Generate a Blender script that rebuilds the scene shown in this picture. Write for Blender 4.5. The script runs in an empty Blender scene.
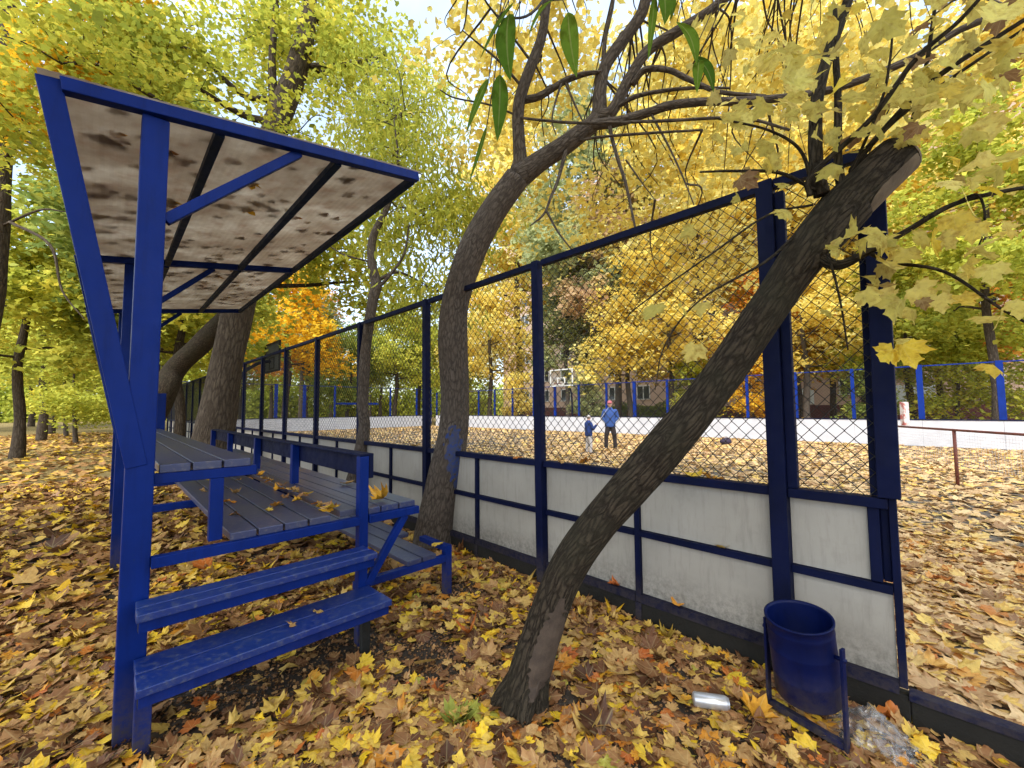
import bpy, bmesh, math, random
import numpy as np
from mathutils import Vector, Matrix
random.seed(7); rng = np.random.default_rng(11)
R = math.radians
scene = bpy.context.scene
COL = scene.collection
V = lambda *a: np.array(a, float)

# ------------------------------------------------------------------ camera
EYE = V(0, 0, 1.5); FOC = 410.0; PITCH = 0.0604; ROLL = -0.0077
fw = V(0, math.cos(PITCH), math.sin(PITCH)); rt0 = V(1, 0, 0); up0 = V(0, -math.sin(PITCH), math.cos(PITCH))
rt = rt0 * math.cos(ROLL) + up0 * math.sin(ROLL); up = up0 * math.cos(ROLL) - rt0 * math.sin(ROLL)
cam_d = bpy.data.cameras.new('camera'); cam = bpy.data.objects.new('camera', cam_d); COL.objects.link(cam)
cam.matrix_world = Matrix(((rt[0], up[0], -fw[0], EYE[0]), (rt[1], up[1], -fw[1], EYE[1]), (rt[2], up[2], -fw[2], EYE[2]), (0, 0, 0, 1)))
cam_d.sensor_width = 36; cam_d.lens = 36 * FOC / 1024; cam_d.clip_start = 0.02; cam_d.clip_end = 2000
scene.camera = cam

def at(x, y, Y):
    """the world point seen at photo position x, y at distance Y ahead"""
    d = fw + rt * (x - 512) / FOC - up * (y - 384) / FOC
    return EYE + d * (Y / d[1])
def gnd(x, y, z=0.0):
    d = fw + rt * (x - 512) / FOC - up * (y - 384) / FOC
    return EYE + d * ((z - 1.5) / d[2])

# rink frame: F runs along the near boards (away), N across the rink
P1 = V(1.5371, 2.3838, 0); PHI = 0.7857
Fd = V(-math.sin(PHI), math.cos(PHI), 0); Nd = V(math.cos(PHI), math.sin(PHI), 0)
SP = 1.7749
def fen(F, N, z=0.0): return P1 + Fd * F + Nd * N + V(0, 0, z)
FENCE = (P1, Fd, Nd)
# bleacher frame: a across (towards the rink), b along
PSI = 0.7777
Ad = V(math.cos(PSI), math.sin(PSI), 0); Bd = V(-math.sin(PSI), math.cos(PSI), 0)
BO = V(-1.503, 2.1592, 0)
BLE = (BO, Ad, Bd)
def ble(a, b, z=0.0): return BO + Ad * a + Bd * b + V(0, 0, z)

# ------------------------------------------------------------------ mesh helpers
class MB:
    def __init__(s): s.v = []; s.f = []; s.bk = []; s.n = 0
    def add(s, verts, faces, bk=None):
        k = s.n; verts = np.asarray(verts, float)
        s.v.append(verts); s.n += len(verts)
        s.f += [tuple(i + k for i in f) for f in faces]
        s.bk.append(np.asarray(bk, float) if bk is not None else verts)
        return s
    def box(s, fr, x0, x1, y0, y1, z0, z1):
        o, ax, ay = fr
        vs = [o + ax * x + ay * y + V(0, 0, z) for z in (z0, z1) for y in (y0, y1) for x in (x0, x1)]
        flip = np.cross(ax, ay)[2] < 0
        fs = [(0, 2, 3, 1), (4, 5, 7, 6), (0, 1, 5, 4), (1, 3, 7, 5), (3, 2, 6, 7), (2, 0, 4, 6)]
        if flip: fs = [f[::-1] for f in fs]
        return s.add(vs, fs)
    def bar(s, p, q, w, h=None, upv=(0, 0, 1)):
        p, q = np.asarray(p, float), np.asarray(q, float); h = h or w
        d = (q - p) / np.linalg.norm(q - p); u = np.asarray(upv, float); sd = np.cross(d, u)
        if np.linalg.norm(sd) < 1e-4: sd = np.cross(d, V(1, 0, 0))
        sd /= np.linalg.norm(sd); u = np.cross(sd, d)
        vs = [c + sd * a * w / 2 + u * b * h / 2 for c in (p, q) for a, b in ((-1, -1), (1, -1), (1, 1), (-1, 1))]
        return s.add(vs, [(3, 2, 1, 0), (4, 5, 6, 7), (0, 1, 5, 4), (1, 2, 6, 5), (2, 3, 7, 6), (3, 0, 4, 7)])
    def post(s, p, q, fr, w, h):
        """upright bar between p and q, square to a frame"""
        o, ax, ay = fr
        vs = [np.asarray(c) + ax * a * w / 2 + ay * b * h / 2 for c in (p, q) for a, b in ((-1, -1), (1, -1), (1, 1), (-1, 1))]
        fs = [(3, 2, 1, 0), (4, 5, 6, 7), (0, 1, 5, 4), (1, 2, 6, 5), (2, 3, 7, 6), (3, 0, 4, 7)]
        if np.cross(ax, ay)[2] < 0: fs = [f[::-1] for f in fs]
        return s.add(vs, fs)
    def tube(s, pts, rad, n=8, bump=0.0, flat=1.0, seed=0, caps=True):
        pts = np.asarray(pts, float); m = len(pts)
        rad = np.broadcast_to(np.asarray(rad, float), (m,)) if np.ndim(rad) == 0 else np.asarray(rad, float)
        T = np.gradient(pts, axis=0); T /= np.linalg.norm(T, axis=1)[:, None] + 1e-12
        u = np.cross(T[0], V(0.3, 0.9, 0.1)); u /= np.linalg.norm(u)
        L = np.concatenate([[0], np.cumsum(np.linalg.norm(np.diff(pts, axis=0), axis=1))])
        ang = np.linspace(0, 2 * np.pi, n, endpoint=False); vs = []; bk = []
        ph = [seed * 1.7 + 0.3, seed * 0.9 + 1.9, seed * 2.3]
        for i in range(m):
            u = u - T[i] * (u @ T[i]); u /= np.linalg.norm(u); w = np.cross(T[i], u)
            r = rad[i]
            if bump:
                l = L[i] / (rad[0] + 1e-6)
                r = r * (1 + bump * (np.sin(2 * ang + l * .7 + ph[0]) * .5 + np.sin(3 * ang - l * 1.1 + ph[1]) * .35 + np.sin(5 * ang + l * 1.9 + ph[2]) * .2 + np.sin(l * 1.3 + ph[1]) * .3))
            else: r = np.full(n, r)
            vs.append(pts[i] + (np.cos(ang) * r)[:, None] * u + (np.sin(ang) * r)[:, None] * w * flat)
            bk.append(np.stack([np.cos(ang) * rad[i], np.sin(ang) * rad[i], np.full(n, L[i])], 1))
        fs = [(i * n + j, i * n + (j + 1) % n, (i + 1) * n + (j + 1) % n, (i + 1) * n + j) for i in range(m - 1) for j in range(n)]
        if caps: fs += [tuple(range(n))[::-1], tuple((m - 1) * n + j for j in range(n))]
        return s.add(np.concatenate(vs), fs, np.concatenate(bk))
    def build(s, name, mat, parent=None, smooth=False, bevel=0.0, at0=None):
        me = bpy.data.meshes.new(name); vs = np.concatenate(s.v) if s.v else np.zeros((0, 3))
        off = V(0, 0, 0)
        if parent is not None: off = V(*parent.get('_o', (0, 0, 0)))
        elif at0 is not None: off = np.asarray(at0, float)
        me.from_pydata((vs - off).tolist(), [], s.f)
        if s.bk:
            a = me.attributes.new('bk', 'FLOAT_VECTOR', 'POINT'); a.data.foreach_set('vector', np.concatenate(s.bk).astype(np.float32).ravel())
        if smooth: me.polygons.foreach_set('use_smooth', [True] * len(me.polygons))
        if mat: me.materials.append(mat)
        me.update()
        o = bpy.data.objects.new(name, me); COL.objects.link(o)
        if parent is not None: o.parent = parent; o['_o'] = [float(x) for x in off]
        elif at0 is not None: o.location = at0; o['_o'] = [float(x) for x in off]
        if bevel:
            b = o.modifiers.new('edge', 'BEVEL'); b.width = bevel; b.segments = 2; b.limit_method = 'ANGLE'
        return o
def bez(pts, k=6):
    """smooth curve through points (Catmull-Rom)"""
    P = [np.asarray(p, float) for p in pts]; P = [2 * P[0] - P[1]] + P + [2 * P[-1] - P[-2]]; out = []
    for i in range(1, len(P) - 2):
        for t in np.linspace(0, 1, k, endpoint=False):
            a, b, c, d = P[i - 1:i + 3]
            out.append(.5 * (2 * b + (c - a) * t + (2 * a - 5 * b + 4 * c - d) * t * t + (3 * b - a - 3 * c + d) * t ** 3))
    out.append(P[-2]); return np.array(out)
def lerp_r(r, n):
    return np.interp(np.linspace(0, 1, n), np.linspace(0, 1, len(r)), r)
def thing(name, loc, label, cat, group=None):
    o = bpy.data.objects.new(name, None); COL.objects.link(o); o.location = loc; o.empty_display_size = .2
    o['_o'] = [float(x) for x in loc]; o['label'] = label; o['category'] = cat
    if group: o['group'] = group
    return o
def tag(o, label=None, cat=None, group=None, kind=None):
    if label: o['label'] = label
    if cat: o['category'] = cat
    if group: o['group'] = group
    if kind: o['kind'] = kind
    return o

# ------------------------------------------------------------------ materials
class NT:
    def __init__(s, name):
        s.m = bpy.data.materials.new(name); s.m.use_nodes = True; s.t = s.m.node_tree; s.t.nodes.clear()
        s.out = s.n('ShaderNodeOutputMaterial')
    def n(s, typ, **kw):
        nd = s.t.nodes.new(typ)
        for k, v in kw.items():
            if k.startswith('i_'): nd.inputs[k[2:].replace('_', ' ')].default_value = v
            else: setattr(nd, k, v)
        return nd
    def l(s, a, b): s.t.links.new(a, b)
    def ramp(s, fac, stops, interp='LINEAR'):
        r = s.n('ShaderNodeValToRGB'); cr = r.color_ramp; cr.interpolation = interp
        while len(cr.elements) < len(stops): cr.elements.new(.5)
        for e, (p, c) in zip(cr.elements, stops): e.position = p; e.color = (*c, 1)
        s.l(fac, r.inputs['Fac']); return r.outputs['Color']
    def pos(s, attr=None, stretch=(1, 1, 1)):
        if attr: o = s.n('ShaderNodeAttribute', attribute_name=attr).outputs['Vector']
        else: o = s.n('ShaderNodeTexCoord').outputs['Object']
        mp = s.n('ShaderNodeMapping'); mp.inputs['Scale'].default_value = stretch; s.l(o, mp.inputs['Vector']); return mp.outputs['Vector']
    def noise(s, vec, scale, detail=6, rough=.6, dist=0):
        nd = s.n('ShaderNodeTexNoise'); nd.inputs['Scale'].default_value = scale; nd.inputs['Detail'].default_value = detail
        nd.inputs['Roughness'].default_value = rough; nd.inputs['Distortion'].default_value = dist; s.l(vec, nd.inputs['Vector']); return nd.outputs['Fac']
    def mix(s, fac, a, b, mode='MIX'):
        nd = s.n('ShaderNodeMix', data_type='RGBA', blend_type=mode)
        for sock, v in ((nd.inputs[0], fac), (nd.inputs[6], a), (nd.inputs[7], b)):
            if hasattr(v, 'links') or hasattr(v, 'is_linked'): s.l(v, sock)
            elif isinstance(v, tuple): sock.default_value = (*v, 1)
            else: sock.default_value = v
        return nd.outputs[2]
    def math(s, op, a, b=None):
        nd = s.n('ShaderNodeMath', operation=op)
        for sock, v in ((nd.inputs[0], a), (nd.inputs[1], b)):
            if v is None: continue
            if hasattr(v, 'is_linked'): s.l(v, sock)
            else: sock.default_value = v
        return nd.outputs[0]
    def bump(s, h, strength=.3, dist=.01):
        b = s.n('ShaderNodeBump'); b.inputs['Strength'].default_value = strength; b.inputs['Distance'].default_value = dist
        s.l(h, b.inputs['Height']); return b.outputs['Normal']
    def pbr(s, col, rough=.6, normal=None, spec=.4, metal=0, **kw):
        p = s.n('ShaderNodeBsdfPrincipled')
        if isinstance(col, tuple): p.inputs['Base Color'].default_value = (*col, 1)
        else: s.l(col, p.inputs['Base Color'])
        if hasattr(rough, 'is_linked'): s.l(rough, p.inputs['Roughness'])
        else: p.inputs['Roughness'].default_value = rough
        p.inputs['Specular IOR Level'].default_value = spec; p.inputs['Metallic'].default_value = metal
        if normal is not None: s.l(normal, p.inputs['Normal'])
        s.l(p.outputs[0], s.out.inputs['Surface']); return s.m
def simple(name, c1, c2=None, scale=6, rough=.6, bump=.2, spec=.4, metal=0, stretch=(1, 1, 1), lo=.35, hi=.65, bscale=None, bd=.004):
    t = NT(name); c2 = c2 or tuple(x * .7 for x in c1)
    v = t.pos(stretch=stretch); f = t.noise(v, scale)
    return t.pbr(t.ramp(f, [(lo, c1), (hi, c2)]), rough, t.bump(t.noise(v, bscale or scale * 8), bump, bd), spec, metal)

def paint_blue(name, base, dark, wear, wear_amt=.62, rough=.38):
    t = NT(name); v = t.pos()
    c = t.ramp(t.noise(v, 3.0), [(.3, dark), (.7, base)])
    w = t.ramp(t.noise(v, 22, 8, .7), [(wear_amt, (0, 0, 0)), (wear_amt + .12, (1, 1, 1))])
    c = t.mix(w, c, wear)
    fd = t.ramp(t.noise(v, 1.4, 4, .6), [(.42, (0, 0, 0)), (.7, (.55,) * 3)]); c = t.mix(fd, c, tuple(x * 1.2 + .003 for x in base))
    zz = t.n('ShaderNodeSeparateXYZ'); t.l(v, zz.inputs[0]); mz = t.n('ShaderNodeMapRange', clamp=True); t.l(zz.outputs[2], mz.inputs[0]); mz.inputs[1].default_value = .34; mz.inputs[2].default_value = .0; mz.inputs[4].default_value = 1.0
    md = t.math('MULTIPLY', mz.outputs[0], t.ramp(t.noise(v, 24, 8, .8), [(.34, (0, 0, 0)), (.56, (1, 1, 1))])); c = t.mix(md, c, (.055, .045, .038))
    rs = t.ramp(t.noise(t.pos(stretch=(1, 1, .6)), 46, 9, .78), [(.665, (0, 0, 0)), (.70, (.8,) * 3)]); c = t.mix(rs, c, (.045, .026, .02))
    dk = t.ramp(t.noise(t.pos(stretch=(1, 1, .12)), 18, 6, .7), [(.5, (0, 0, 0)), (.75, (.45,) * 3)]); c = t.mix(dk, c, tuple(x * .45 for x in dark))
    r = t.ramp(t.noise(v, 14), [(.3, (rough,) * 3), (.7, (rough + .22,) * 3)])
    return t.pbr(c, r, t.bump(t.noise(v, 55, 4), .18, .004), .14)
M = {}
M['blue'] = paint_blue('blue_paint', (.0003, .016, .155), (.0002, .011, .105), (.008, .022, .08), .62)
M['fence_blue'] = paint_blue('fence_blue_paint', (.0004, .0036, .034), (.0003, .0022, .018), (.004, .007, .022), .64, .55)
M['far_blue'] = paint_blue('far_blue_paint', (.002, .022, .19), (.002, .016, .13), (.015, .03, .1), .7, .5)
def deck():
    t = NT('weathered_blue_planks'); v = t.pos(); vs = t.pos(stretch=(1, 1, 1))
    c = t.ramp(t.noise(v, 2.2, 5), [(.25, (.015, .026, .11)), (.5, (.036, .042, .095)), (.75, (.058, .055, .08))])
    g = t.ramp(t.noise(v, 38, 6, .75), [(.52, (0, 0, 0)), (.7, (1, 1, 1))])
    c = t.mix(g, c, (.12, .115, .125))
    sp = t.ramp(t.noise(v, 150, 2, .5), [(.68, (0, 0, 0)), (.74, (1, 1, 1))])
    c = t.mix(sp, c, (.04, .05, .12))
    return t.pbr(c, .34, t.bump(t.noise(v, 60, 6), .25, .004), .6)
M['deck'] = deck()
def step_m():
    t = NT('worn_blue_step'); v = t.pos()
    c = t.ramp(t.noise(v, 3, 5), [(.3, (.0015, .016, .15)), (.7, (.008, .028, .14))])
    g = t.ramp(t.noise(v, 30, 8, .75), [(.5, (0, 0, 0)), (.7, (1, 1, 1))])
    c = t.mix(g, c, (.07, .085, .15))
    return t.pbr(c, .4, t.bump(t.noise(v, 60, 6), .25, .004), .5)
M['step'] = step_m()
def panel_m():
    t = NT('grimy_white_panel'); v = t.pos()
    c = t.ramp(t.noise(v, 1.6, 6), [(.3, (.36, .34, .31)), (.7, (.28, .265, .24))])
    vs = t.pos(stretch=(9, 9, 1.2)); d = t.ramp(t.noise(vs, 3, 8, .7), [(.5, (0, 0, 0)), (.8, (.55,) * 3)])
    c = t.mix(d, c, (.17, .155, .135))
    z = t.n('ShaderNodeSeparateXYZ'); t.l(t.n('ShaderNodeTexCoord').outputs['Object'], z.inputs[0])
    lowm = t.n('ShaderNodeMapRange', clamp=True); t.l(z.outputs[2], lowm.inputs[0])
    lowm.inputs[1].default_value = .42; lowm.inputs[2].default_value = .14; lowm.inputs[3].default_value = 0; lowm.inputs[4].default_value = .9
    k = t.math('MULTIPLY', lowm.outputs[0], t.ramp(t.noise(v, 30, 8, .8), [(.42, (0, 0, 0)), (.6, (1, 1, 1))]))
    c = t.mix(k, c, (.10, .095, .085))
    sc_ = t.ramp(t.noise(t.pos(stretch=(2.2, 2.2, 14)), 5, 7, .75), [(.66, (0, 0, 0)), (.72, (.5,) * 3)]); c = t.mix(sc_, c, (.12, .115, .11))
    bl2 = t.ramp(t.noise(v, 4.5, 6, .7), [(.55, (0, 0, 0)), (.75, (.45,) * 3)]); c = t.mix(bl2, c, (.20, .185, .16))
    return t.pbr(c, .5, t.bump(t.noise(v, 12, 5), .12, .006), .4)
M['panel'] = panel_m()
M['far_white'] = simple('white_board', (.50, .50, .535), (.42, .42, .455), 2.5, .45, .05)
M['kerb'] = simple('dark_concrete', (.012, .011, .009), (.007, .0065, .0055), 5, .85, .6, bd=.01)
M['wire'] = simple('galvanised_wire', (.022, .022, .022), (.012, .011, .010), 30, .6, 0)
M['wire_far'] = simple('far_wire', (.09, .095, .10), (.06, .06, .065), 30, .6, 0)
def soil():
    t = NT('soil'); v = t.pos()
    c = t.ramp(t.noise(v, 9, 10, .7), [(.3, (.030, .023, .018)), (.55, (.060, .047, .037)), (.75, (.10, .08, .064))])
    far = t.ramp(t.noise(v, 14, 3, .5), [(.38, (.05, .035, .02)), (.46, (.20, .14, .05)), (.55, (.34, .25, .09)), (.64, (.24, .19, .06)), (.72, (.30, .16, .06))])
    ln = t.n('ShaderNodeVectorMath', operation='LENGTH'); t.l(t.n('ShaderNodeTexCoord').outputs['Object'], ln.inputs[0])
    mr = t.n('ShaderNodeMapRange', clamp=True); t.l(ln.outputs['Value'], mr.inputs[0]); mr.inputs[1].default_value = 7; mr.inputs[2].default_value = 16
    mr.inputs[4].default_value = .85
    c = t.mix(mr.outputs[0], c, far)
    return t.pbr(c, .95, t.bump(t.noise(v, 45, 8, .75), .7, .02), .15)
M['soil'] = soil()
def rinkfloor():
    t = NT('rink_asphalt'); v = t.pos()
    c = t.ramp(t.noise(v, 30, 8, .7), [(.3, (.085, .07, .056)), (.7, (.16, .135, .11))])
    return t.pbr(c, .85, t.bump(t.noise(v, 90, 5), .4, .01), .25)
M['rink'] = rinkfloor()
def bark(name, dark, mid, light, st=(1, 1, .16), sc=26, bd=.03, moss=None):
    t = NT(name); v = t.pos('bk', st)
    vo = t.n('ShaderNodeTexVoronoi', feature='DISTANCE_TO_EDGE'); vo.inputs['Scale'].default_value = sc
    wob = t.n('ShaderNodeVectorMath', operation='ADD'); nz = t.n('ShaderNodeTexNoise'); nz.inputs['Scale'].default_value = 14; t.l(v, nz.inputs['Vector'])
    sc2 = t.n('ShaderNodeVectorMath', operation='SCALE'); sc2.inputs['Scale'].default_value = .07; t.l(nz.outputs['Color'], sc2.inputs[0])
    t.l(v, wob.inputs[0]); t.l(sc2.outputs[0], wob.inputs[1]); t.l(wob.outputs[0], vo.inputs['Vector'])
    n = t.noise(t.pos('bk', (1, 1, .45)), sc * 1.8, 8, .72)
    h = t.math('ADD', t.math('MINIMUM', t.math('MULTIPLY', vo.outputs['Distance'], 1.6), .38), t.math('MULTIPLY', n, 1.05))
    c = t.ramp(h, [(.28, dark), (.62, mid), (.98, light)])
    big = t.ramp(t.noise(t.pos('bk'), 3.5, 4), [(.4, (0, 0, 0)), (.65, (.6,) * 3)])
    c = t.mix(big, c, moss or tuple(x * 1.25 for x in mid))
    return t.pbr(c, .92, t.bump(h, 1.0, bd), .15)
M['bark1'] = bark('furrowed_dark_bark', (.008, .006, .005), (.040, .030, .022), (.11, .084, .06), (1, 1, .22), 46, .04, (.055, .05, .032))
M['bark2'] = bark('grey_brown_bark', (.018, .014, .012), (.066, .052, .043), (.135, .11, .092), (1, 1, .3), 30, .014)
M['bark3'] = bark('brown_bark', (.016, .012, .009), (.056, .042, .031), (.115, .09, .068), (1, 1, .2), 16, .03)
M['twig'] = bark('twig_bark', (.02, .016, .014), (.045, .037, .033), (.085, .07, .062), (1, 1, .5), 60, .003)
M['wood'] = simple('weathered_cut_wood', (.17, .125, .085), (.085, .06, .042), 14, .85, .7, stretch=(1, 1, .3), bd=.006)
M['barewood'] = simple('bare_trunk_wood', (.075, .052, .038), (.04, .027, .02), 14, .8, .7, bd=.006)

def leafmat(name, stops, trans=.45, gloss=.0, veins=False):
    t = NT(name); a = t.n('ShaderNodeAttribute', attribute_name='r').outputs['Fac']
    c = t.ramp(a, stops)
    nv = t.noise(t.pos(), 40, 3); c = t.mix(.35, c, t.ramp(nv, [(.3, (.55, .5, .45)), (.7, (1.15, 1.12, 1.0))]), 'MULTIPLY')
    if veins:
        lv = t.n('ShaderNodeAttribute', attribute_name='lx').outputs['Vector']; sx = t.n('ShaderNodeSeparateXYZ'); t.l(lv, sx.inputs[0])
        ax = t.math('ABSOLUTE', sx.outputs[0]); dist = ax
        for ang in (40, 82):
            e = t.math('ABSOLUTE', t.math('SUBTRACT', t.math('MULTIPLY', ax, math.cos(R(ang))), t.math('MULTIPLY', sx.outputs[1], math.sin(R(ang))))); dist = t.math('MINIMUM', dist, e)
        mr = t.n('ShaderNodeMapRange', clamp=True); t.l(dist, mr.inputs[0]); mr.inputs[1].default_value = .008; mr.inputs[2].default_value = .03; mr.inputs[3].default_value = .32; mr.inputs[4].default_value = 0
        sp = t.ramp(t.noise(lv, 3.2, 5, .65), [(.5, (0, 0, 0)), (.68, (.7,) * 3)])
        c = t.mix(sp, c, t.mix(1.0, c, (.52, .36, .26), 'MULTIPLY'))
        edge = t.n('ShaderNodeMapRange', clamp=True); t.l(ax, edge.inputs[0]); edge.inputs[1].default_value = .3; edge.inputs[2].default_value = .7; edge.inputs[4].default_value = .5
        c = t.mix(edge.outputs[0], c, t.mix(1.0, c, (.75, .55, .4), 'MULTIPLY'))
        c = t.mix(mr.outputs[0], c, t.mix(.5, c, (.72, .62, .30)))
    d = t.n('ShaderNodeBsdfDiffuse'); t.l(c, d.inputs[0])
    tr = t.n('ShaderNodeBsdfTranslucent'); t.l(c, tr.inputs[0])
    mx = t.n('ShaderNodeMixShader'); mx.inputs[0].default_value = trans; t.l(d.outputs[0], mx.inputs[1]); t.l(tr.outputs[0], mx.inputs[2])
    last = mx.outputs[0]
    if gloss:
        g = t.n('ShaderNodeBsdfGlossy'); g.inputs['Roughness'].default_value = .42; g.inputs[0].default_value = (1, 1, 1, 1)
        m2 = t.n('ShaderNodeMixShader'); m2.inputs[0].default_value = gloss; t.l(last, m2.inputs[1]); t.l(g.outputs[0], m2.inputs[2]); last = m2.outputs[0]
    t.l(last, t.out.inputs['Surface']); return t.m
LM = {
 'gold': leafmat('golden_leaves', [(0, (.68, .47, .09)), (.35, (.84, .67, .15)), (.7, (.90, .79, .26)), (1, (.86, .82, .40))], .56),
 'yellowgreen': leafmat('yellow_green_leaves', [(0, (.26, .31, .05)), (.35, (.45, .48, .07)), (.7, (.63, .60, .09)), (1, (.80, .66, .09))], .55),
 'green': leafmat('green_leaves', [(0, (.17, .25, .07)), (.5, (.32, .40, .10)), (1, (.52, .52, .12))], .55),
 'lime': leafmat('lime_leaves', [(0, (.34, .40, .07)), (.5, (.54, .57, .10)), (1, (.76, .70, .12))], .55),
 'orange': leafmat('orange_leaves', [(0, (.65, .22, .06)), (.4, (.80, .36, .07)), (.75, (.86, .50, .09)), (1, (.8, .6, .12))], .55),
 'amber': leafmat('amber_leaves', [(0, (.70, .36, .02)), (.5, (.84, .52, .03)), (1, (.86, .64, .07))], .55),
 'willow': leafmat('grey_green_leaves', [(0, (.26, .31, .16)), (.5, (.42, .47, .24)), (1, (.62, .60, .28))], .55),
 'pink': leafmat('thin_rusty_leaves', [(0, (.50, .32, .22)), (.5, (.68, .50, .30)), (1, (.76, .62, .28))], .55),
 'pale': leafmat('pale_yellow_leaves', [(0, (.26, .15, .08)), (.1, (.32, .20, .11)), (.16, (.64, .57, .15)), (.6, (.78, .69, .20)), (.85, (.82, .70, .22)), (1, (.84, .64, .06))], .62, .0, True),
 'fresh': leafmat('fresh_green_leaflets', [(0, (.07, .15, .02)), (1, (.15, .25, .03))], .5, .0, True),
 'litter': leafmat('fallen_leaves', [(0, (.08, .035, .018)), (.16, (.19, .085, .04)), (.34, (.37, .19, .08)), (.52, (.50, .30, .12)), (.66, (.62, .41, .12)), (.77, (.72, .49, .07)), (.86, (.82, .55, .025)), (.92, (.68, .30, .04)), (.97, (.48, .12, .03)), (1, (.44, .45, .08))], .12, .02, True),
 'litter_pale': leafmat('fallen_leaves_pale', [(0, (.20, .10, .045)), (.12, (.42, .25, .13)), (.35, (.64, .44, .24)), (.65, (.78, .57, .31)), (.8, (.78, .56, .16)), (.92, (.68, .35, .10)), (1, (.48, .16, .05))], .15, .02, True),
}

# ------------------------------------------------------------------ leaves
def mirror(h): return h + [(-x, y) for x, y in h[::-1] if x > 1e-6]
MAPLE = mirror([(0, -.02), (.10, -.06), (.28, -.16), (.33, -.05), (.45, -.02), (.58, .08), (.49, .18), (.56, .32), (.68, .47), (.53, .46), (.43, .52), (.29, .46), (.30, .60), (.35, .70), (.18, .74), (.0, .98)])
MAPLE_LOW = mirror([(0, 0), (.34, -.1), (.5, .12), (.4, .25), (.6, .5), (.24, .4), (.25, .65), (0, .95)])
CROWN_LEAF = mirror([(0, 0), (.40, .06), (.5, .5), (.2, .6), (0, 1)])
OVATE = mirror([(0, 0), (.16, -.03), (.33, .1), (.38, .3), (.30, .55), (.16, .78), (0, .98)])
TORN = mirror([(0, -.02), (.24, -.1), (.40, .02), (.36, .2), (.52, .34), (.34, .42), (.22, .36), (.26, .6), (.1, .56), (0, .72)])
LANCE = mirror([(0, 0), (.13, .28), (.12, .62), (0, 1)])
def rot_frames(nrm, head=None):
    n = nrm / np.linalg.norm(nrm, axis=1)[:, None]
    t = rng.normal(size=n.shape) if head is None else head
    t = t - n * np.sum(t * n, 1)[:, None]; t /= np.linalg.norm(t, axis=1)[:, None]
    return t, np.cross(n, t), n
def leaf_mesh(name, tmpl, pos, size, nrm, rv, mat, parent=None, curl=None, fan=False, head=None, at0=None, add_center=None):
    tm = np.array(tmpl, float); k = len(tm); N = len(pos)
    b, t, n = rot_frames(nrm, head)    # b = heading of midrib
    t = -t
    if fan: tm = np.vstack([tm, [0, .22]])
    kk = len(tm); x = tm[:, 0][None, :]; y = tm[:, 1][None, :]
    z = np.zeros((N, kk))
    if curl is not None:
        c = curl
        z = c[:, 0:1] * (x ** 2) * 1.6 + c[:, 1:2] * (y - .3) ** 2 * 1.4 + c[:, 2:3] * np.abs(x) * .7 + c[:, 3:4] * np.sin(7 * x + 5 * y) * .12
    s = size[:, None, None]
    vs = pos[:, None, :] + s * (x[..., None] * t[:, None, :] + y[..., None] * b[:, None, :] + z[..., None] * n[:, None, :])
    vs = vs.reshape(-1, 3)
    if fan:
        fl = np.array([[i, (i + 1) % k, k] for i in range(k)]); fp = 3
    else:
        fl = np.arange(k)[None, :]; fp = k
    loops = (np.arange(N)[:, None, None] * kk + fl[None]).reshape(-1)
    nf = len(loops) // fp
    me = bpy.data.meshes.new(name)
    off = V(0, 0, 0)
    if parent is not None: off = V(*parent.get('_o', (0, 0, 0)))
    elif at0 is not None: off = np.asarray(at0, float)
    me.vertices.add(len(vs)); me.vertices.foreach_set('co', (vs - off).astype(np.float32).ravel())
    me.loops.add(len(loops)); me.loops.foreach_set('vertex_index', loops.astype(np.int32))
    me.polygons.add(nf); me.polygons.foreach_set('loop_start', (np.arange(nf) * fp).astype(np.int32))
    if fan: me.polygons.foreach_set('use_smooth', np.ones(nf, bool))
    a = me.attributes.new('r', 'FLOAT', 'POINT'); a.data.foreach_set('value', np.repeat(np.clip(rv, 0, 1), kk).astype(np.float32))
    lx = np.zeros((N, kk, 3), np.float32); lx[..., 0] = tm[:, 0]; lx[..., 1] = tm[:, 1]; lx[..., 2] = rng.random((N, 1)) * 40
    b3 = me.attributes.new('lx', 'FLOAT_VECTOR', 'POINT'); b3.data.foreach_set('vector', lx.ravel())
    me.update(calc_edges=True)
    if mat: me.materials.append(mat)
    o = bpy.data.objects.new(name, me); COL.objects.link(o)
    if parent is not None: o.parent = parent; o['_o'] = [float(q) for q in off]
    elif at0 is not None: o.location = at0
    return o

# ------------------------------------------------------------------ world and light
SUN_EL, SUN_AZ = R(48), R(200)      # azimuth measured from +Y towards +X
w = bpy.data.worlds.new('World'); scene.world = w; w.use_nodes = True
nt = w.node_tree; nt.nodes.clear()
sky = nt.nodes.new('ShaderNodeTexSky'); sky.sky_type = 'NISHITA'; sky.sun_disc = False
sky.sun_elevation = SUN_EL; sky.sun_rotation = SUN_AZ; sky.air_density = 1.0; sky.dust_density = 2.0; sky.ozone_density = 1.0
tc = nt.nodes.new('ShaderNodeTexCoord'); nz = nt.nodes.new('ShaderNodeTexNoise'); nz.inputs['Scale'].default_value = 2.4; nz.inputs['Detail'].default_value = 7
nt.links.new(tc.outputs['Generated'], nz.inputs['Vector'])
cr = nt.nodes.new('ShaderNodeValToRGB'); cr.color_ramp.elements[0].position = .34; cr.color_ramp.elements[1].position = .62
cr.color_ramp.elements[0].color = (.25, .25, .25, 1); cr.color_ramp.elements[1].color = (.85, .85, .85, 1)
nt.links.new(nz.outputs['Fac'], cr.inputs['Fac'])
mx = nt.nodes.new('ShaderNodeMix'); mx.data_type = 'RGBA'
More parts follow.
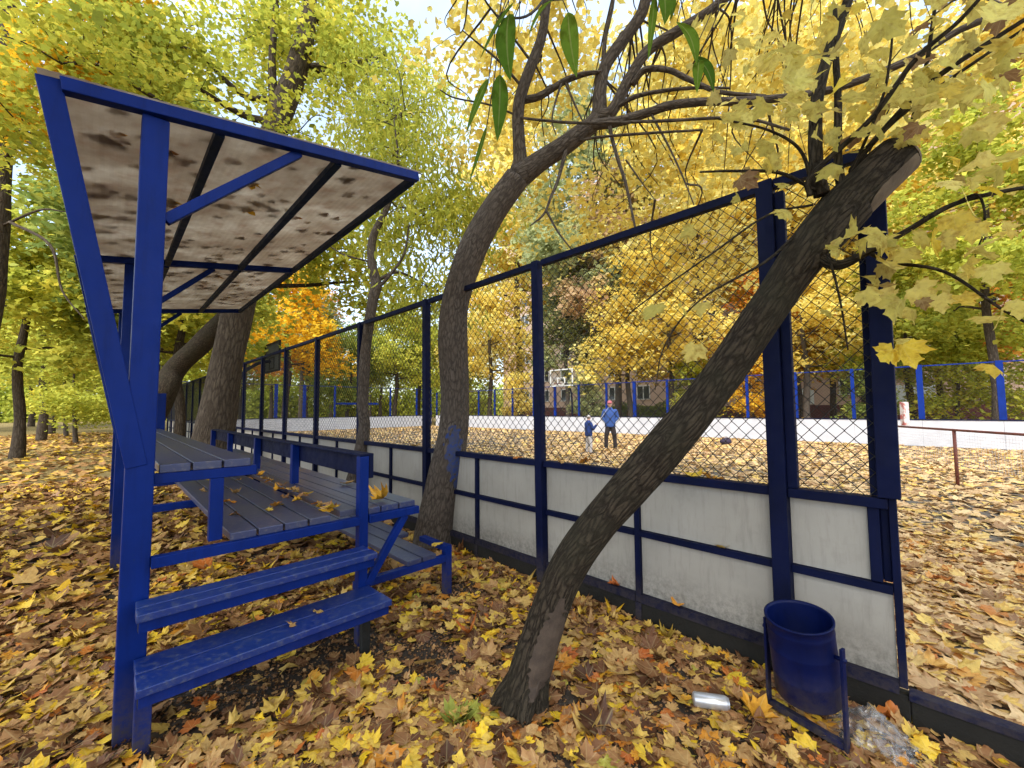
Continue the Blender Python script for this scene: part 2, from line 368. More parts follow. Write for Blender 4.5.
sxyz = nt.nodes.new('ShaderNodeSeparateXYZ'); nt.links.new(tc.outputs['Generated'], sxyz.inputs[0])
mrw = nt.nodes.new('ShaderNodeMapRange'); nt.links.new(sxyz.outputs[1], mrw.inputs[0]); mrw.inputs[1].default_value = .75; mrw.inputs[2].default_value = -.1; mrw.inputs[3].default_value = .34; mrw.inputs[4].default_value = 1.0
mlt = nt.nodes.new('ShaderNodeMath'); mlt.operation = 'MULTIPLY'; nt.links.new(cr.outputs['Color'], mlt.inputs[0]); nt.links.new(mrw.outputs[0], mlt.inputs[1])
nt.links.new(mlt.outputs[0], mx.inputs[0]); nt.links.new(sky.outputs[0], mx.inputs[6]); mx.inputs[7].default_value = (6.6, 7.4, 8.0, 1)
bg = nt.nodes.new('ShaderNodeBackground'); bg.inputs['Strength'].default_value = .15
wo = nt.nodes.new('ShaderNodeOutputWorld'); nt.links.new(mx.outputs[2], bg.inputs[0]); nt.links.new(bg.outputs[0], wo.inputs[0])
sd = bpy.data.lights.new('sun', 'SUN'); sd.energy = 1.7; sd.angle = R(28); sd.color = (1, .95, .86)
so = bpy.data.objects.new('sun', sd); COL.objects.link(so)
sv = Vector((math.sin(SUN_AZ) * math.cos(SUN_EL), math.cos(SUN_AZ) * math.cos(SUN_EL), math.sin(SUN_EL)))
so.rotation_euler = sv.to_track_quat('Z', 'Y').to_euler()
vs_ = scene.view_settings; scene.display_settings.display_device = 'sRGB'; vs_.view_transform = 'Standard'; vs_.look = 'None'; vs_.exposure = 1.48; vs_.gamma = 1; vs_.use_curve_mapping = False
scene.render.engine = 'CYCLES'
cy = scene.cycles; cy.use_denoising = True; cy.denoising_prefilter = 'ACCURATE'; cy.denoising_input_passes = 'RGB_ALBEDO_NORMAL'; cy.max_bounces = 12; cy.diffuse_bounces = 8; cy.glossy_bounces = 3; cy.transmission_bounces = 6; cy.transparent_max_bounces = 8
cy.sample_clamp_indirect = 6; cy.use_adaptive_sampling = True; cy.adaptive_threshold = .01

# ------------------------------------------------------------------ setting: ground and rink floor
FE = 31.0; NW = 18.5          # rink length and width
def sheet(name, quads, mat, z=0.0):
    mb = MB()
    for q in quads: mb.add([np.array([p[0], p[1], z if len(p) < 3 else p[2]]) for p in q], [(0, 1, 2, 3)])
    return mb.build(name, mat)
def FN(F, N): return tuple(fen(F, N)[:2])
g = sheet('ground', [[FN(-600, -700), FN(-600, 0), FN(700, 0), FN(700, -700)][::-1], [FN(FE, 0), FN(FE, NW), FN(700, NW), FN(700, 0)][::-1],
                     [FN(-600, NW), FN(-600, 700), FN(700, 700), FN(700, NW)][::-1], [FN(-600, 0), FN(-600, NW), FN(-20, NW), FN(-20, 0)][::-1]], M['soil'])
tag(g, kind='structure')
rf = sheet('rink_floor', [[FN(-20, 0), FN(-20, NW), FN(FE, NW), FN(FE, 0)][::-1]], M['rink'], 0.0)
tag(rf, kind='structure')

BARE = [(gnd(425, 655), .30), (gnd(185, 712), .32), (gnd(350, 645), .28), (gnd(270, 685), .26), (gnd(455, 590), .22), (gnd(570, 706), .12), (gnd(640, 680), .08), (gnd(40, 600), .15)]
def scatter(n, dist_lo, dist_hi, half=R(75), side=-1):
    th = rng.uniform(-half, half, n); d = np.sqrt(rng.uniform(dist_lo ** 2, dist_hi ** 2, n))
    p = np.stack([np.sin(th) * d, np.cos(th) * d], 1); rel = p - P1[:2]
    Nn = rel @ Nd[:2]; Ff = rel @ Fd[:2]
    return p, Ff, Nn
def lowfreq(p, sc=1.0, seed=0):
    x, y = p[:, 0] * sc, p[:, 1] * sc
    return (np.sin(x * 1.7 + seed) * np.cos(y * 1.3 + seed * 2) + np.sin(x * .6 - y * .9 + seed * 3) + .6 * np.sin(x * 3.1 + y * 2.3 + seed)) / 2.6
def litter(name, p, size, mat, tmpl, fan, tilt, zhi, curl_s, parent=None):
    n = len(p); pos = np.column_stack([p, rng.uniform(.004, zhi, n)])
    nrm = np.column_stack([rng.normal(0, tilt, n), rng.normal(0, tilt, n), np.ones(n)])
    curl = rng.normal(0, 1, (n, 4)) * curl_s
    return pos, nrm, curl
# near, outside the rink
def make_outside():
    P, S, C, T = [], [], [], []
    p, F, N = scatter(60000, .7, 5.0)
    keep = (N < -.03) & (rng.random(len(p)) < .62 + .38 * lowfreq(p, 1.3, 2))
    for c, r in BARE:
        d = np.linalg.norm(p - c[:2], axis=1); keep &= ~((d < r * 1.25) & (rng.random(len(p)) > .07 + .8 * np.clip((d / r - .6) / .65, 0, 1)))
    rel = p - BO[:2]; a = rel @ Ad[:2]; b = rel @ Bd[:2]
    keep &= ~((a > -.4) & (a < 1.5) & (b > .0) & (rng.random(len(p)) > .7))
    p = p[keep]; n = len(p)
    pos, nrm, curl = litter('x', p, None, None, None, True, .2, .028, .2)
    size = np.clip(rng.normal(.076, .023, n), .03, .14)
    kind = rng.random(n); rv = rng.random(n) ** 1.05
    for tm, lo, hi, sc, lab in ((MAPLE, 0, .58, 1.0, 'thick carpet of yellow, orange and brown maple leaves on the soil near the bleachers'), (TORN, .58, .8, .85, 'torn and narrow leaves mixed into the carpet near the bleachers'), (OVATE, .8, 1.01, .62, 'small oval leaves mixed into the leaf carpet near the bleachers')):
        m = (kind >= lo) & (kind < hi); sg_ = curl[m]; big = rng.random(m.sum()) < .16; sg_[big] *= 2.6
        o = leaf_mesh('fallen_leaves', tm, pos[m], size[m] * sc * rng.uniform(.8, 1.2, m.sum()), nrm[m], rv[m], LM['litter'], curl=sg_, fan=True)
        tag(o, lab, 'fallen leaves', kind='stuff')
    p, F, N = scatter(70000, .7, 4.5); p = p[N < -.03]; n = len(p)
    pos = np.column_stack([p, rng.uniform(.002, .012, n)])
    o = leaf_mesh('leaf_crumbs', TORN, pos, rng.uniform(.006, .028, n), np.column_stack([rng.normal(0, .5, (n, 2)), np.ones(n)]), rng.random(n) * .5, LM['litter'], curl=rng.normal(0, .6, (n, 4)))
    tag(o, 'crumbled bits of dead leaf and bark on the dark soil', 'leaf crumbs', kind='stuff')
    tb = MB()
    for _ in range(260):
        a = rng.uniform(-1.2, 1.2); d = math.sqrt(rng.uniform(1, 22)); c = V(math.sin(a) * d, math.cos(a) * d, .012)
        if (c - P1) @ Nd > -.1: continue
        h_ = rng.uniform(0, 6.28); L = rng.uniform(.04, .2); q = V(math.cos(h_), math.sin(h_), rng.normal(0, .06))
        tb.tube([c - q * L, c + V(*rng.normal(0, .012, 2), .01), c + q * L], [.0022, .002, .001], 5)
    o = tb.build('fallen_twigs', M['twig']); tag(o, 'thin dead twigs scattered among the leaves', 'twigs', kind='stuff')
    p, F, N = scatter(40000, 5.0, 13.0); p = p[(N < -.03)]; n = len(p)
    pos, nrm, curl = litter('x', p, None, None, None, False, .3, .03, .25)
    o = leaf_mesh('fallen_leaves', MAPLE_LOW, pos, np.clip(rng.normal(.12, .03, n), .05, .2), nrm, rng.random(n) * .9, LM['litter'], curl=curl)
    tag(o, 'leaf-covered ground beside and behind the bleachers', 'fallen leaves', kind='stuff')
    p, F, N = scatter(60000, 13.0, 42.0); p = p[(N < -.03)]; n = len(p)
    pos, nrm, curl = litter('x', p, None, None, None, False, .3, .03, .2)
    o = leaf_mesh('fallen_leaves', CROWN_LEAF, pos, np.clip(rng.normal(.17, .04, n), .08, .28), nrm, .25 + rng.random(n) * .6, LM['litter'], curl=None)
    tag(o, 'far leaf-strewn lawn running back between the trees', 'fallen leaves', kind='stuff')
make_outside()
def make_inside():
    p, F, N = scatter(36000, 1.6, 6.8, R(80)); k = (N > .05) & (F < FE) & (rng.random(len(p)) < .75 + .35 * lowfreq(p, 1.1, 5)); p = p[k]; n = len(p)
    pos, nrm, curl = litter('x', p, None, None, None, True, .15, .02, .2)
    o = leaf_mesh('fallen_leaves', MAPLE, pos, np.clip(rng.normal(.105, .025, n), .05, .17), nrm, rng.random(n), LM['litter_pale'], curl=curl, fan=True)
    tag(o, 'pale dry leaves lying thick on the rink by the open gate', 'fallen leaves', kind='stuff')
    p, F, N = scatter(270000, 6.5, 38.0, R(80))
    dens = np.clip(1.0 - np.clip((F - 7.5) / 6, 0, 1) * .72 + np.clip((N - 15.5) / 3, 0, 1) * .6, 0, 1)
    k = (N > .05) & (N < NW - .05) & (F < FE - .05) & (rng.random(len(p)) < dens * (.8 + .3 * lowfreq(p, .7, 1))); p = p[k]; n = len(p)
    pos, nrm, curl = litter('x', p, None, None, None, False, .22, .02, .2)
    o = leaf_mesh('fallen_leaves', MAPLE_LOW, pos, np.clip(rng.normal(.125, .03, n), .06, .2), nrm, .08 + rng.random(n) * .8, LM['litter_pale'], curl=curl)
    tag(o, 'pale leaves spread over the rink floor inside the boards', 'fallen leaves', kind='stuff')
make_inside()

# ------------------------------------------------------------------ the near fence
def chain(fr_pt, F0, F1, z0, z1, cell, r, sides=3, mat=None, parent=None):
    """woven wire: zigzag wires between F0 and F1; fr_pt(F, off, z) gives a point"""
    cols = max(1, round((F1 - F0) / cell * 2.2)); rows = max(1, round((z1 - z0) / (cell)))
    dF = (F1 - F0) / cols; dz = (z1 - z0) / rows; mb = MB()
    ang = np.linspace(0, 2 * np.pi, sides, endpoint=False)
    fdir = fr_pt(1, 0, 0) - fr_pt(0, 0, 0); ndir = fr_pt(0, 1, 0) - fr_pt(0, 0, 0)
    base = fr_pt(0, 0, 0)
    for c in range(cols):
        n = rows * 2 + 1
        zz = z0 + np.arange(n) * dz / 2; ff = F0 + c * dF + np.where((np.arange(n) + c) % 2 == 0, -.02, 1.02) * dF
        off = np.where((np.arange(n) + c) % 2 == 0, 1, -1) * r * .9
        ctr = base + ff[:, None] * fdir + off[:, None] * ndir + np.column_stack([np.zeros((n, 2)), zz])
        vs = ctr[:, None, :] + r * (np.cos(ang)[None, :, None] * fdir + np.sin(ang)[None, :, None] * ndir)
        fs = [(i * sides + j, i * sides + (j + 1) % sides, (i + 1) * sides + (j + 1) % sides, (i + 1) * sides + j) for i in range(n - 1) for j in range(sides)]
        mb.add(vs.reshape(-1, 3), fs)
    return mb.build('chain_link', mat or M['wire'], parent, smooth=True)
ZB, ZN = 1.0246, 2.7928; END = -.47
nf = thing('rink_fence', fen(0, 0), 'near long side of the rink, grimy white boards under dark chain-link with blue posts', 'fence')
lean = -.02
KF = 17
for k in range(KF + 1):
    mb = MB(); w_ = .075 if k else .085
    p, q = fen(SP * k, -.045, .02), fen(SP * k + (.03 if 0 < k < 4 else 0), -.045, ZN + .03)
    mb.post(p, q, FENCE, w_, w_)
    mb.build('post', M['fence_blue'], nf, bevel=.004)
mb = MB(); mb.post(fen(-.068, -.03, ZB + .026), fen(-.068, -.03, ZN - .05), FENCE, .048, .05); mb.build('mesh_frame', M['fence_blue'], nf, bevel=.003)
mb = MB(); mb.post(fen(-.462, -.05, ZB + .03), fen(-.478, -.05, ZN - .02), FENCE, .085, .07); mb.post(fen(-.405, -.01, ZB + .03), fen(-.42, -.01, ZN - .06), FENCE, .03, .045)
mb.build('end_post', M['fence_blue'], nf, bevel=.004)
mb = MB(); mb.box(FENCE, -.485, -.455, -.03, .02, .16, ZB + .028); mb.box(FENCE, -.42, -.375, -.036, .02, .635, ZB - .028); mb.box(FENCE, -.453, -.422, .0, .02, .635, ZB - .028); mb.box(FENCE, -.453, -.376, .006, .016, .64, ZB - .03); mb.build('end_frame', M['fence_blue'], nf, bevel=.003)
for k in range(-1, KF):
    a0 = SP * k if k >= 0 else -.49; a1 = SP * (k + 1)
    e0, e1 = a0 + .039, a1 - .039
    if k == -1: e0, e1 = -.454, -.045
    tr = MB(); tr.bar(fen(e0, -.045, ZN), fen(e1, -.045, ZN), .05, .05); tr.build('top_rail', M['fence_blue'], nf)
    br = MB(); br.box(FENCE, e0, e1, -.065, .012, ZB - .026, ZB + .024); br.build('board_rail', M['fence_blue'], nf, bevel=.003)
    mids = [(a0 + a1) / 2] if k >= 0 else []
    cuts = [e0] + sum([[m - .022, m + .022] for m in mids], []) + [e1]
    for m in mids:
        mb = MB(); mb.box(FENCE, m - .02, m + .02, -.04, .01, .135, ZB - .03); mb.box(FENCE, m - .022, m + .022, -.044, .0, -.02, .13); mb.build('divider', M['fence_blue'], nf)
    for i in range(0, len(cuts), 2):
        c0, c1 = cuts[i], cuts[i + 1]
        if k == -1:
            lo, hi = (-.452, -.045), (-.373, -.045)
        else: lo = hi = (c0, c1)
        for z0, z1, cc in ((.19, .588, lo), (.632, ZB - .028, hi)):
            mb = MB(); mb.box(FENCE, cc[0], cc[1], -.012, -.004, z0, z1); mb.build('board_panel', M['panel'], nf)
        mb = MB(); mb.box(FENCE, c0, c1, -.045, .008, .59, .63); mb.build('mid_rail', M['fence_blue'], nf)
        mb = MB(); mb.box(FENCE, c0, c1, -.05, .008, .135, .188); mb.build('bottom_rail', M['fence_blue'], nf)
    wf = MB(); wf.box(FENCE, (e0 - .037 if k >= 0 else -.373), e1 + .037, .004, .012, .15, ZB - .03); wf.build('inner_lining', M['far_white'], nf)
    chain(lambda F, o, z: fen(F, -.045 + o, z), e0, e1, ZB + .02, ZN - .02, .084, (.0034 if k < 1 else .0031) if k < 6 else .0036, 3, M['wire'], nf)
mb = MB(); mb.box(FENCE, -.49, KF * SP, -.036, .03, -.05, .133); mb.build('kerb', M['kerb'], nf, bevel=.006)
mb = MB(); mb.box(FENCE, -1.62, -.492, -.036, .03, -.05, .118); mb.build('kerb', M['kerb'], nf, bevel=.006)
mb = MB(); mb.box(FENCE, -1.62, -.487, -.05, .012, .12, .158); mb.build('gate_sill', M['fence_blue'], nf, bevel=.004)

# far long side and far end
ff = thing('rink_fence', fen(0, NW), 'far long side of the rink, clean white boards below bright blue posts', 'fence')
posts = [-10.1, -8.2, -6.3, -4.4, -2.48, -.56, 1.36, 3.27, 5.18, 7.1, 9.01, 10.92, 12.74, 14.75, 16.68, 18.6, 20.68, 22.6, 24.5, 26.4, 28.4, 30.3]
for i, F in enumerate(posts):
    mb = MB(); ww = .17 if i in (4, 5, 11, 14) else .11
    mb.post(fen(F, NW + .06, 0), fen(F, NW + .06, 3.0), FENCE, ww, .1); mb.build('post', M['far_blue'], ff)
for F0, F1 in zip(posts[:-1], posts[1:]):
    mb = MB(); mb.box(FENCE, F0 + .003, F1 - .003, NW - .04, NW, .03, .97); mb.build('board_panel', M['far_white'], ff)
    mb = MB(); mb.bar(fen(F0 + .09, NW + .06, 2.96), fen(F1 - .09, NW + .06, 2.96), .04, .04); mb.build('top_rail', M['far_blue'], ff)
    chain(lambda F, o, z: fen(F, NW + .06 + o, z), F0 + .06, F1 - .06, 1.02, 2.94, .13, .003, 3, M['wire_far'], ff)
mb = MB(); mb.box(FENCE, posts[0], posts[-1], NW - .06, NW + .02, .972, 1.01); mb.build('board_rail', M['fence_blue'], ff)
fe = thing('rink_fence', fen(FE, 0), 'far end of the rink, white boards and blue posts in front of green bushes', 'fence')
pe = [.3, 2.0, 3.9, 5.76, 7.61, 9.79, 12.0, 14.41, 16.94, 18.4]
for i, N in enumerate(pe):
    mb = MB(); mb.post(fen(FE + .06, N, 0), fen(FE + .06, N, 3.35), FENCE, .11, .2 if i in (3, 4) else .12); mb.build('post', M['far_blue'], fe)
for N0, N1 in zip(pe[:-1], pe[1:]):
    mb = MB(); mb.box(FENCE, FE, FE + .04, N0 + .003, N1 - .003, .03, .95); mb.build('board_panel', M['far_white'], fe)
    mb = MB(); mb.bar(fen(FE + .06, N0 + .1, 3.3), fen(FE + .06, N1 - .1, 3.3), .035, .035); mb.build('top_rail', M['far_blue'], fe)
mb = MB(); mb.box(FENCE, FE - .02, FE + .06, .0, NW, .952, .99); mb.build('board_rail', M['fence_blue'], fe)
mb = MB(); mb.bar(fen(FE + .3, 9.9, 2.0), fen(FE + .3, 13.4, 2.0), .25, .16); mb.build('cross_beam', M['far_blue'], fe)

# ------------------------------------------------------------------ bleacher with canopy
bl = thing('covered_bleacher', ble(0, 0), 'blue plank bleacher with steps and a slanted dirty canopy roof beside the rink', 'bleacher')
W = .1327
def bpart(name, boxes, mat, bevel=.004, parent=bl):
    mb = MB()
    for b in boxes: mb.box(BLE, *b)
    return mb.build(name, mat, parent, bevel=bevel)
def roofz(a): return 2.965 + (a + .70) * .168
for i, b in enumerate((.087, 2.96, 5.83)):
    mb = MB(); mb.post(ble(-.325, b, -.03), ble(-.325, b, roofz(-.325) - .064), BLE, .105, .105); mb.build('column', M['blue'], bl, bevel=.005)
    fb = b - .052
    mb = MB(); mb.bar(ble(-.645, fb, roofz(-.64) - .03), ble(1.155, fb, roofz(1.155) - .03), .055, .062); fr_ = mb.build('roof_beam', M['blue'], bl, bevel=.004)
    mb = MB(); fs_ = fb + .021; mb.bar(ble(-.338, fs_, 1.24), ble(-.684, fs_, roofz(-.684) - .003), .05, .08, tuple(Ad)); mb.build('rear_strut', M['blue'], bl, bevel=.004)
    mb = MB(); mb.bar(ble(-.275, fb + .03, 2.46), ble(.34, fb + .03, roofz(.34) - .055), .04, .05); mb.build('brace', M['blue'], bl, bevel=.004)
M['roof_steel'] = paint_blue('dark_roof_steel', (.006, .02, .07), (.006, .016, .045), (.02, .05, .07), .6, .45)
for a in (-.68, -.06, .58, 1.13):
    for b0, b1 in ((.065, 2.878), (2.938, 5.748)):
        mb = MB(); z = roofz(a) - .025 - .018
        mb.bar(ble(a, b0, z), ble(a, b1, z), .045, .05); mb.build('roof_purlin', M['roof_steel'], bl, bevel=.003)
def roof_sheet():
    t = NT('dirty_translucent_sheet'); v = t.pos()
    c = t.ramp(t.noise(v, 2.6, 8, .65), [(.26, (.34, .27, .215)), (.5, (.48, .41, .34)), (.72, (.66, .60, .53))])
    bl_ = t.ramp(t.noise(v, 9, 5, .6), [(.5, (0, 0, 0)), (.78, (.5,) * 3)]); c = t.mix(bl_, c, (.34, .21, .15))
    d = t.n('ShaderNodeBsdfDiffuse'); t.l(c, d.inputs[0]); tr = t.n('ShaderNodeBsdfTranslucent'); t.l(c, tr.inputs[0])
    mx = t.n('ShaderNodeMixShader'); mx.inputs[0].default_value = .9; t.l(d.outputs[0], mx.inputs[1]); t.l(tr.outputs[0], mx.inputs[2])
    gl = t.n('ShaderNodeBsdfGlossy'); gl.inputs['Roughness'].default_value = .3
    m2 = t.n('ShaderNodeMixShader'); m2.inputs[0].default_value = .06; t.l(mx.outputs[0], m2.inputs[1]); t.l(gl.outputs[0], m2.inputs[2])
    t.l(m2.outputs[0], t.out.inputs['Surface']); return t.m
M['sheet'] = roof_sheet()
for b0, b1 in ((.01, 2.932), (2.936, 5.80)):
    mb = MB(); nx = 94; aa = np.linspace(-.715, 1.165, nx); zz = np.array([roofz(a) + .004 + (.0018 if i % 2 else 0) for i, a in enumerate(aa)])
    vs = [ble(a, b, z + dz) for dz in (0, .006) for b in (b0, b1) for a, z in zip(aa, zz)]
    fs = []
    for i in range(nx - 1):
        fs += [(i, nx + i, nx + i + 1, i + 1), (2 * nx + i, 2 * nx + i + 1, 3 * nx + i + 1, 3 * nx + i), (i, i + 1, 2 * nx + i + 1, 2 * nx + i), (nx + i, 3 * nx + i, 3 * nx + i + 1, nx + i + 1)]
    fs += [(0, 2 * nx, 3 * nx, nx), (nx - 1, 2 * nx - 1, 4 * nx - 1, 3 * nx - 1)]
    mb.add(vs, fs); mb.build('roof_sheet', M['sheet'], bl)
# leaves and dirt lying on the roof
n = 260; aa = rng.uniform(-.6, 1.12, n); bb = rng.uniform(.1, 5.7, n)
pos = np.array([ble(a, b, roofz(a) + .02 + rng.uniform(0, .012)) for a, b in zip(aa, bb)])
o = leaf_mesh('fallen_leaves', MAPLE_LOW, pos, rng.uniform(.06, .13, n), np.column_stack([rng.normal(0, .12, (n, 2)), np.ones(n)]), rng.random(n) * .95, LM['litter'])
tag(o, 'fallen leaves lying on top of the canopy roof', 'fallen leaves', kind='stuff')
# upper bench
ZS = 1.2386; ZD = .853
for i in range(3):
    bpart('bench_plank', [(-.254 + W * i, -.254 + W * (i + 1) - .010, .071, 5.62, ZS - .042, ZS)], M['deck'])
for b in (.075, 2.96, 5.55):
    bpart('bench_bearer', [(-.272, .165, b, b + .05, ZS - .094, ZS - .0425)], M['blue'], .003)
    bpart('bench_leg', [(-.045, .015, b + .002, b + .052, ZD - .034, ZS - .0945)], M['blue'], .003)
# deck planks
for i in range(4):
    bpart('deck_plank', [(.0413 + W * i, .0413 + W * (i + 1) - .011, .03, 5.75, ZD - .04, ZD)], M['deck'])
for i in range(4):
    a = .640 if i == 0 else .765 + W * (i - 1); a1 = .755 if i == 0 else a + W - .011
    bpart('seat_plank', [(a, a1, .085 if i == 0 else .03 if a > .74 else .03, 5.75, ZD - .04, ZD)] if i != 1 else [(.805, a1, .03, 5.75, ZD - .04, ZD), (.765, .804, .115, 5.75, ZD - .04, ZD)], M['deck'])
for b in (.0, 1.42, 2.8, 4.2, 5.7):
    a_end = 1.17
    bpart('deck_bearer', [(-.272 if b == 0 or b > 2 else -.272, .735, b, b + .05, ZD - .092, ZD - .0405), (.801, a_end, b, b + .05, ZD - .092, ZD - .0405)] if b in (0.0, 1.42, 2.8, 4.2) else [(-.272, a_end, b, b + .05, ZD - .092, ZD - .0405)], M['blue'], .003)
# backrest
for b in (.075, 1.42, 2.72, 4.15, 5.42):
    mb = MB(); mb.post(ble(.767, b - .03 if b < .1 else b, -.02 if b in (.075, 2.72, 5.42) else .7), ble(.767, b - .03 if b < .1 else b, 1.196), BLE, .06, .06); mb.build('backrest_post', M['blue'], bl, bevel=.004)
bpart('backrest_board', [(.799, .829, .015, 5.46, 1.05, 1.212)], M['fence_blue'])
bpart('backrest_cap', [(.738, .798, .015, 5.46, 1.1985, 1.212)], M['fence_blue'], .002)
# outrigger brace to the footrest
mb = MB(); mb.bar(ble(1.07, .028, ZD - .09), ble(.80, .028, .37), .035, .05, tuple(Ad)); mb.build('brace', M['blue'], bl, bevel=.003)
# footrest
ZF = .3604
for i in range(3):
    b0 = (.205, .205, .85)[i]
    bpart('footrest_plank', [(1.199 + W * i, 1.199 + W * (i + 1) - .011, b0, 5.4, ZF - .036, ZF)], M['step'] if i == 9 else M['deck'])
for b in (.2, 2.72, 5.1):
    bpart('footrest_bearer', [(.80, 1.542, b, b + .05, ZF - .09, ZF - .0365)], M['blue'], .003)
    mb = MB(); mb.post(ble(1.573, b + .03, -.03), ble(1.573, b + .03, ZF + .035), BLE, .06, .06); mb.build('footrest_leg', M['blue'], bl, bevel=.004)
bpart('footrest_cap', [(1.543, 1.606, .264, .60, ZF - .012, ZF + .03)], M['blue'])
# steps
def step(z, b0, bm, b1, a0, a1, th):
    bpart('step_plank', [(a0, a1, b0, bm - .004, z - th, z)], M['step'])
    bpart('step_plank', [(a0 + .004, a1 - .006, bm + .004, b1, z - th, z)], M['step'])
    mb = MB()
    for bb_ in (b0 + .02, bm + .05):
        mb.box(BLE, a0 + .01, a1 - .01, bb_, bb_ + .045, z - th - .052, z - th - .0005)
    mb.build('step_bearer', M['blue'], bl, bevel=.003)
    mb = MB()
    for bb_ in (b0 + .024, bm + .054):
        mb.box(BLE, a0 + .0085, a0 + .0097, bb_, bb_ + .037, z - th - .048, z - th - .005); mb.box(BLE, a1 - .0097, a1 - .0085, bb_, bb_ + .037, z - th - .048, z - th - .005)
    mb.build('tube_shade_plate', M['kerb'], bl)  # thin dark plates on the bearer ends, standing in for shade inside the tubes
step(.628, -.178, -.082, .012, -.325, .768, .034)
step(.369, -.287, -.14, .012, -.322, .808, .034)
bpart('step_leg', [(-.315, -.255, -.115, -.055, -.03, .28)], M['blue']); bpart('step_leg', [(.715, .765, -.10, -.055, -.03, .28)], M['kerb'])
bpart('end_board', [(.07, .2, 5.76, 5.80, ZD, 1.78)], M['blue'])

# ------------------------------------------------------------------ trees
def crown_points(ells, ncl, nl, spread, flat=.45, shell=2.0):
    P, Rv = [], []; vol = np.array([e[3] * e[4] * e[5] for e in ells]); vol = vol ** .8 / np.sum(vol ** .8); cl = []
    for e, f in zip(ells, vol):
        k = max(2, int(ncl * f)); d = rng.normal(size=(k, 3)); d /= np.linalg.norm(d, axis=1)[:, None]
        rr = rng.random(k) ** (1 / shell); cl.append(V(*e[:3]) + d * rr[:, None] * V(*e[3:6]))
    cl = np.concatenate(cl); cr_ = rng.random(len(cl))
    for c, r in zip(cl, cr_):
        m = int(nl * rng.uniform(.5, 1.5)); q = rng.normal(size=(m, 3)) * V(spread, spread, spread * flat)
        q[:, 2] -= (q[:, 0] ** 2 + q[:, 1] ** 2) * .25 / max(spread, .2)
        P.append(c + q); Rv.append(np.clip(r * .55 + rng.random(m) * .5, 0, 1))
    return cl, np.concatenate(P), np.concatenate(Rv)
def make_crown(name, ells, ncl, nl, spread, lsize, mat, parent, tmpl=CROWN_LEAF, droop=False, flat=.45, shell=2.0):
    cl, P, Rv = crown_points(ells, ncl, nl, spread, flat, shell); n = len(P)
    nrm = np.column_stack([rng.normal(0, .55, n), rng.normal(0, .55, n), np.ones(n)])
    head = None
    if droop:
        head = np.column_stack([rng.normal(0, .5, (n, 2)), -np.ones(n)]); nrm = rng.normal(size=(n, 3)) + V(0, 0, .3)
    curl = rng.normal(0, .5, (n, 4)); curl[:, 3] = 0
    o = leaf_mesh(name, tmpl, P, lsize * rng.uniform(.6, 1.3, n), nrm, Rv, mat, parent, curl=curl, head=head)
    return cl, o
def twig_to(mb, p, q, r0, r1=.004, n=5, sag=.1, k=5):
    p, q = np.asarray(p, float), np.asarray(q, float); L = np.linalg.norm(q - p)
    m1 = p + (q - p) * .35 + rng.normal(0, .07, 3) * L + V(0, 0, sag * L); m2 = p + (q - p) * .7 + rng.normal(0, .06, 3) * L + V(0, 0, sag * L * .6)
    pts = bez([p, m1, m2, q], k); mb.tube(pts, lerp_r([r0, r0 * .7, r1 * 1.5, r1], len(pts)), n, .05, seed=rng.random() * 9)
    return pts
def tree(name, label, pts, rad, ells, ncl, nl, spread, lsize, leaf, barkm, group=None, tmpl=CROWN_LEAF, limbs=None, droop=False, nside=14, frac=.35, loc=None, limb_r=.4, flat=.45, shell=2.0, bump=.07):
    """pts/rad: trunk path; ells: crown ellipsoids (world); limbs from the trunk to every ellipsoid, twigs to leaf clumps"""
    loc = np.asarray(pts[0], float) if loc is None else loc
    t = thing(name, (loc[0], loc[1], 0), label, 'tree', group)
    mb = MB(); tp = bez(pts, 7); rr = lerp_r(rad, len(tp)); mb.tube(tp, rr, nside, bump, seed=rng.random() * 9)
    cl = None
    if ells:
        cl, co = make_crown('crown', ells, ncl, nl, spread, lsize, leaf, t, tmpl, droop, flat, shell)
        nodes = [tp[len(tp) // 2:]]
        for e in ells:
            c = V(*e[:3]); i = int(np.argmin(np.linalg.norm(tp - c, axis=1) + np.where(tp[:, 2] > c[2] + .3, 3, 0) + np.where(np.arange(len(tp)) < len(tp) * .35, 4, 0)))
            if np.linalg.norm(tp[i] - c) > .4: nodes.append(twig_to(mb, tp[i], c, max(.012, rr[i] * limb_r), max(.006, rr[i] * .08), 7, .08, 6))
        nodes = np.concatenate(nodes)
        for c in cl[rng.random(len(cl)) < frac]:
            d = np.linalg.norm(nodes - c, axis=1) + np.where(nodes[:, 2] > c[2], .6, 0); i = int(np.argmin(d)); L = np.linalg.norm(nodes[i] - c)
            if .2 < L < 5: twig_to(mb, nodes[i], c, .006 + .006 * L, .003, 4, .06, 4)
    for pts_, rr_ in (limbs or []):
        q = bez(pts_, 6); mb.tube(q, lerp_r(rr_, len(q)), 10 if rr_[0] > .03 else 6, .06, seed=rng.random() * 9)
    mb.build('trunk', barkm, t, smooth=True)
    return t

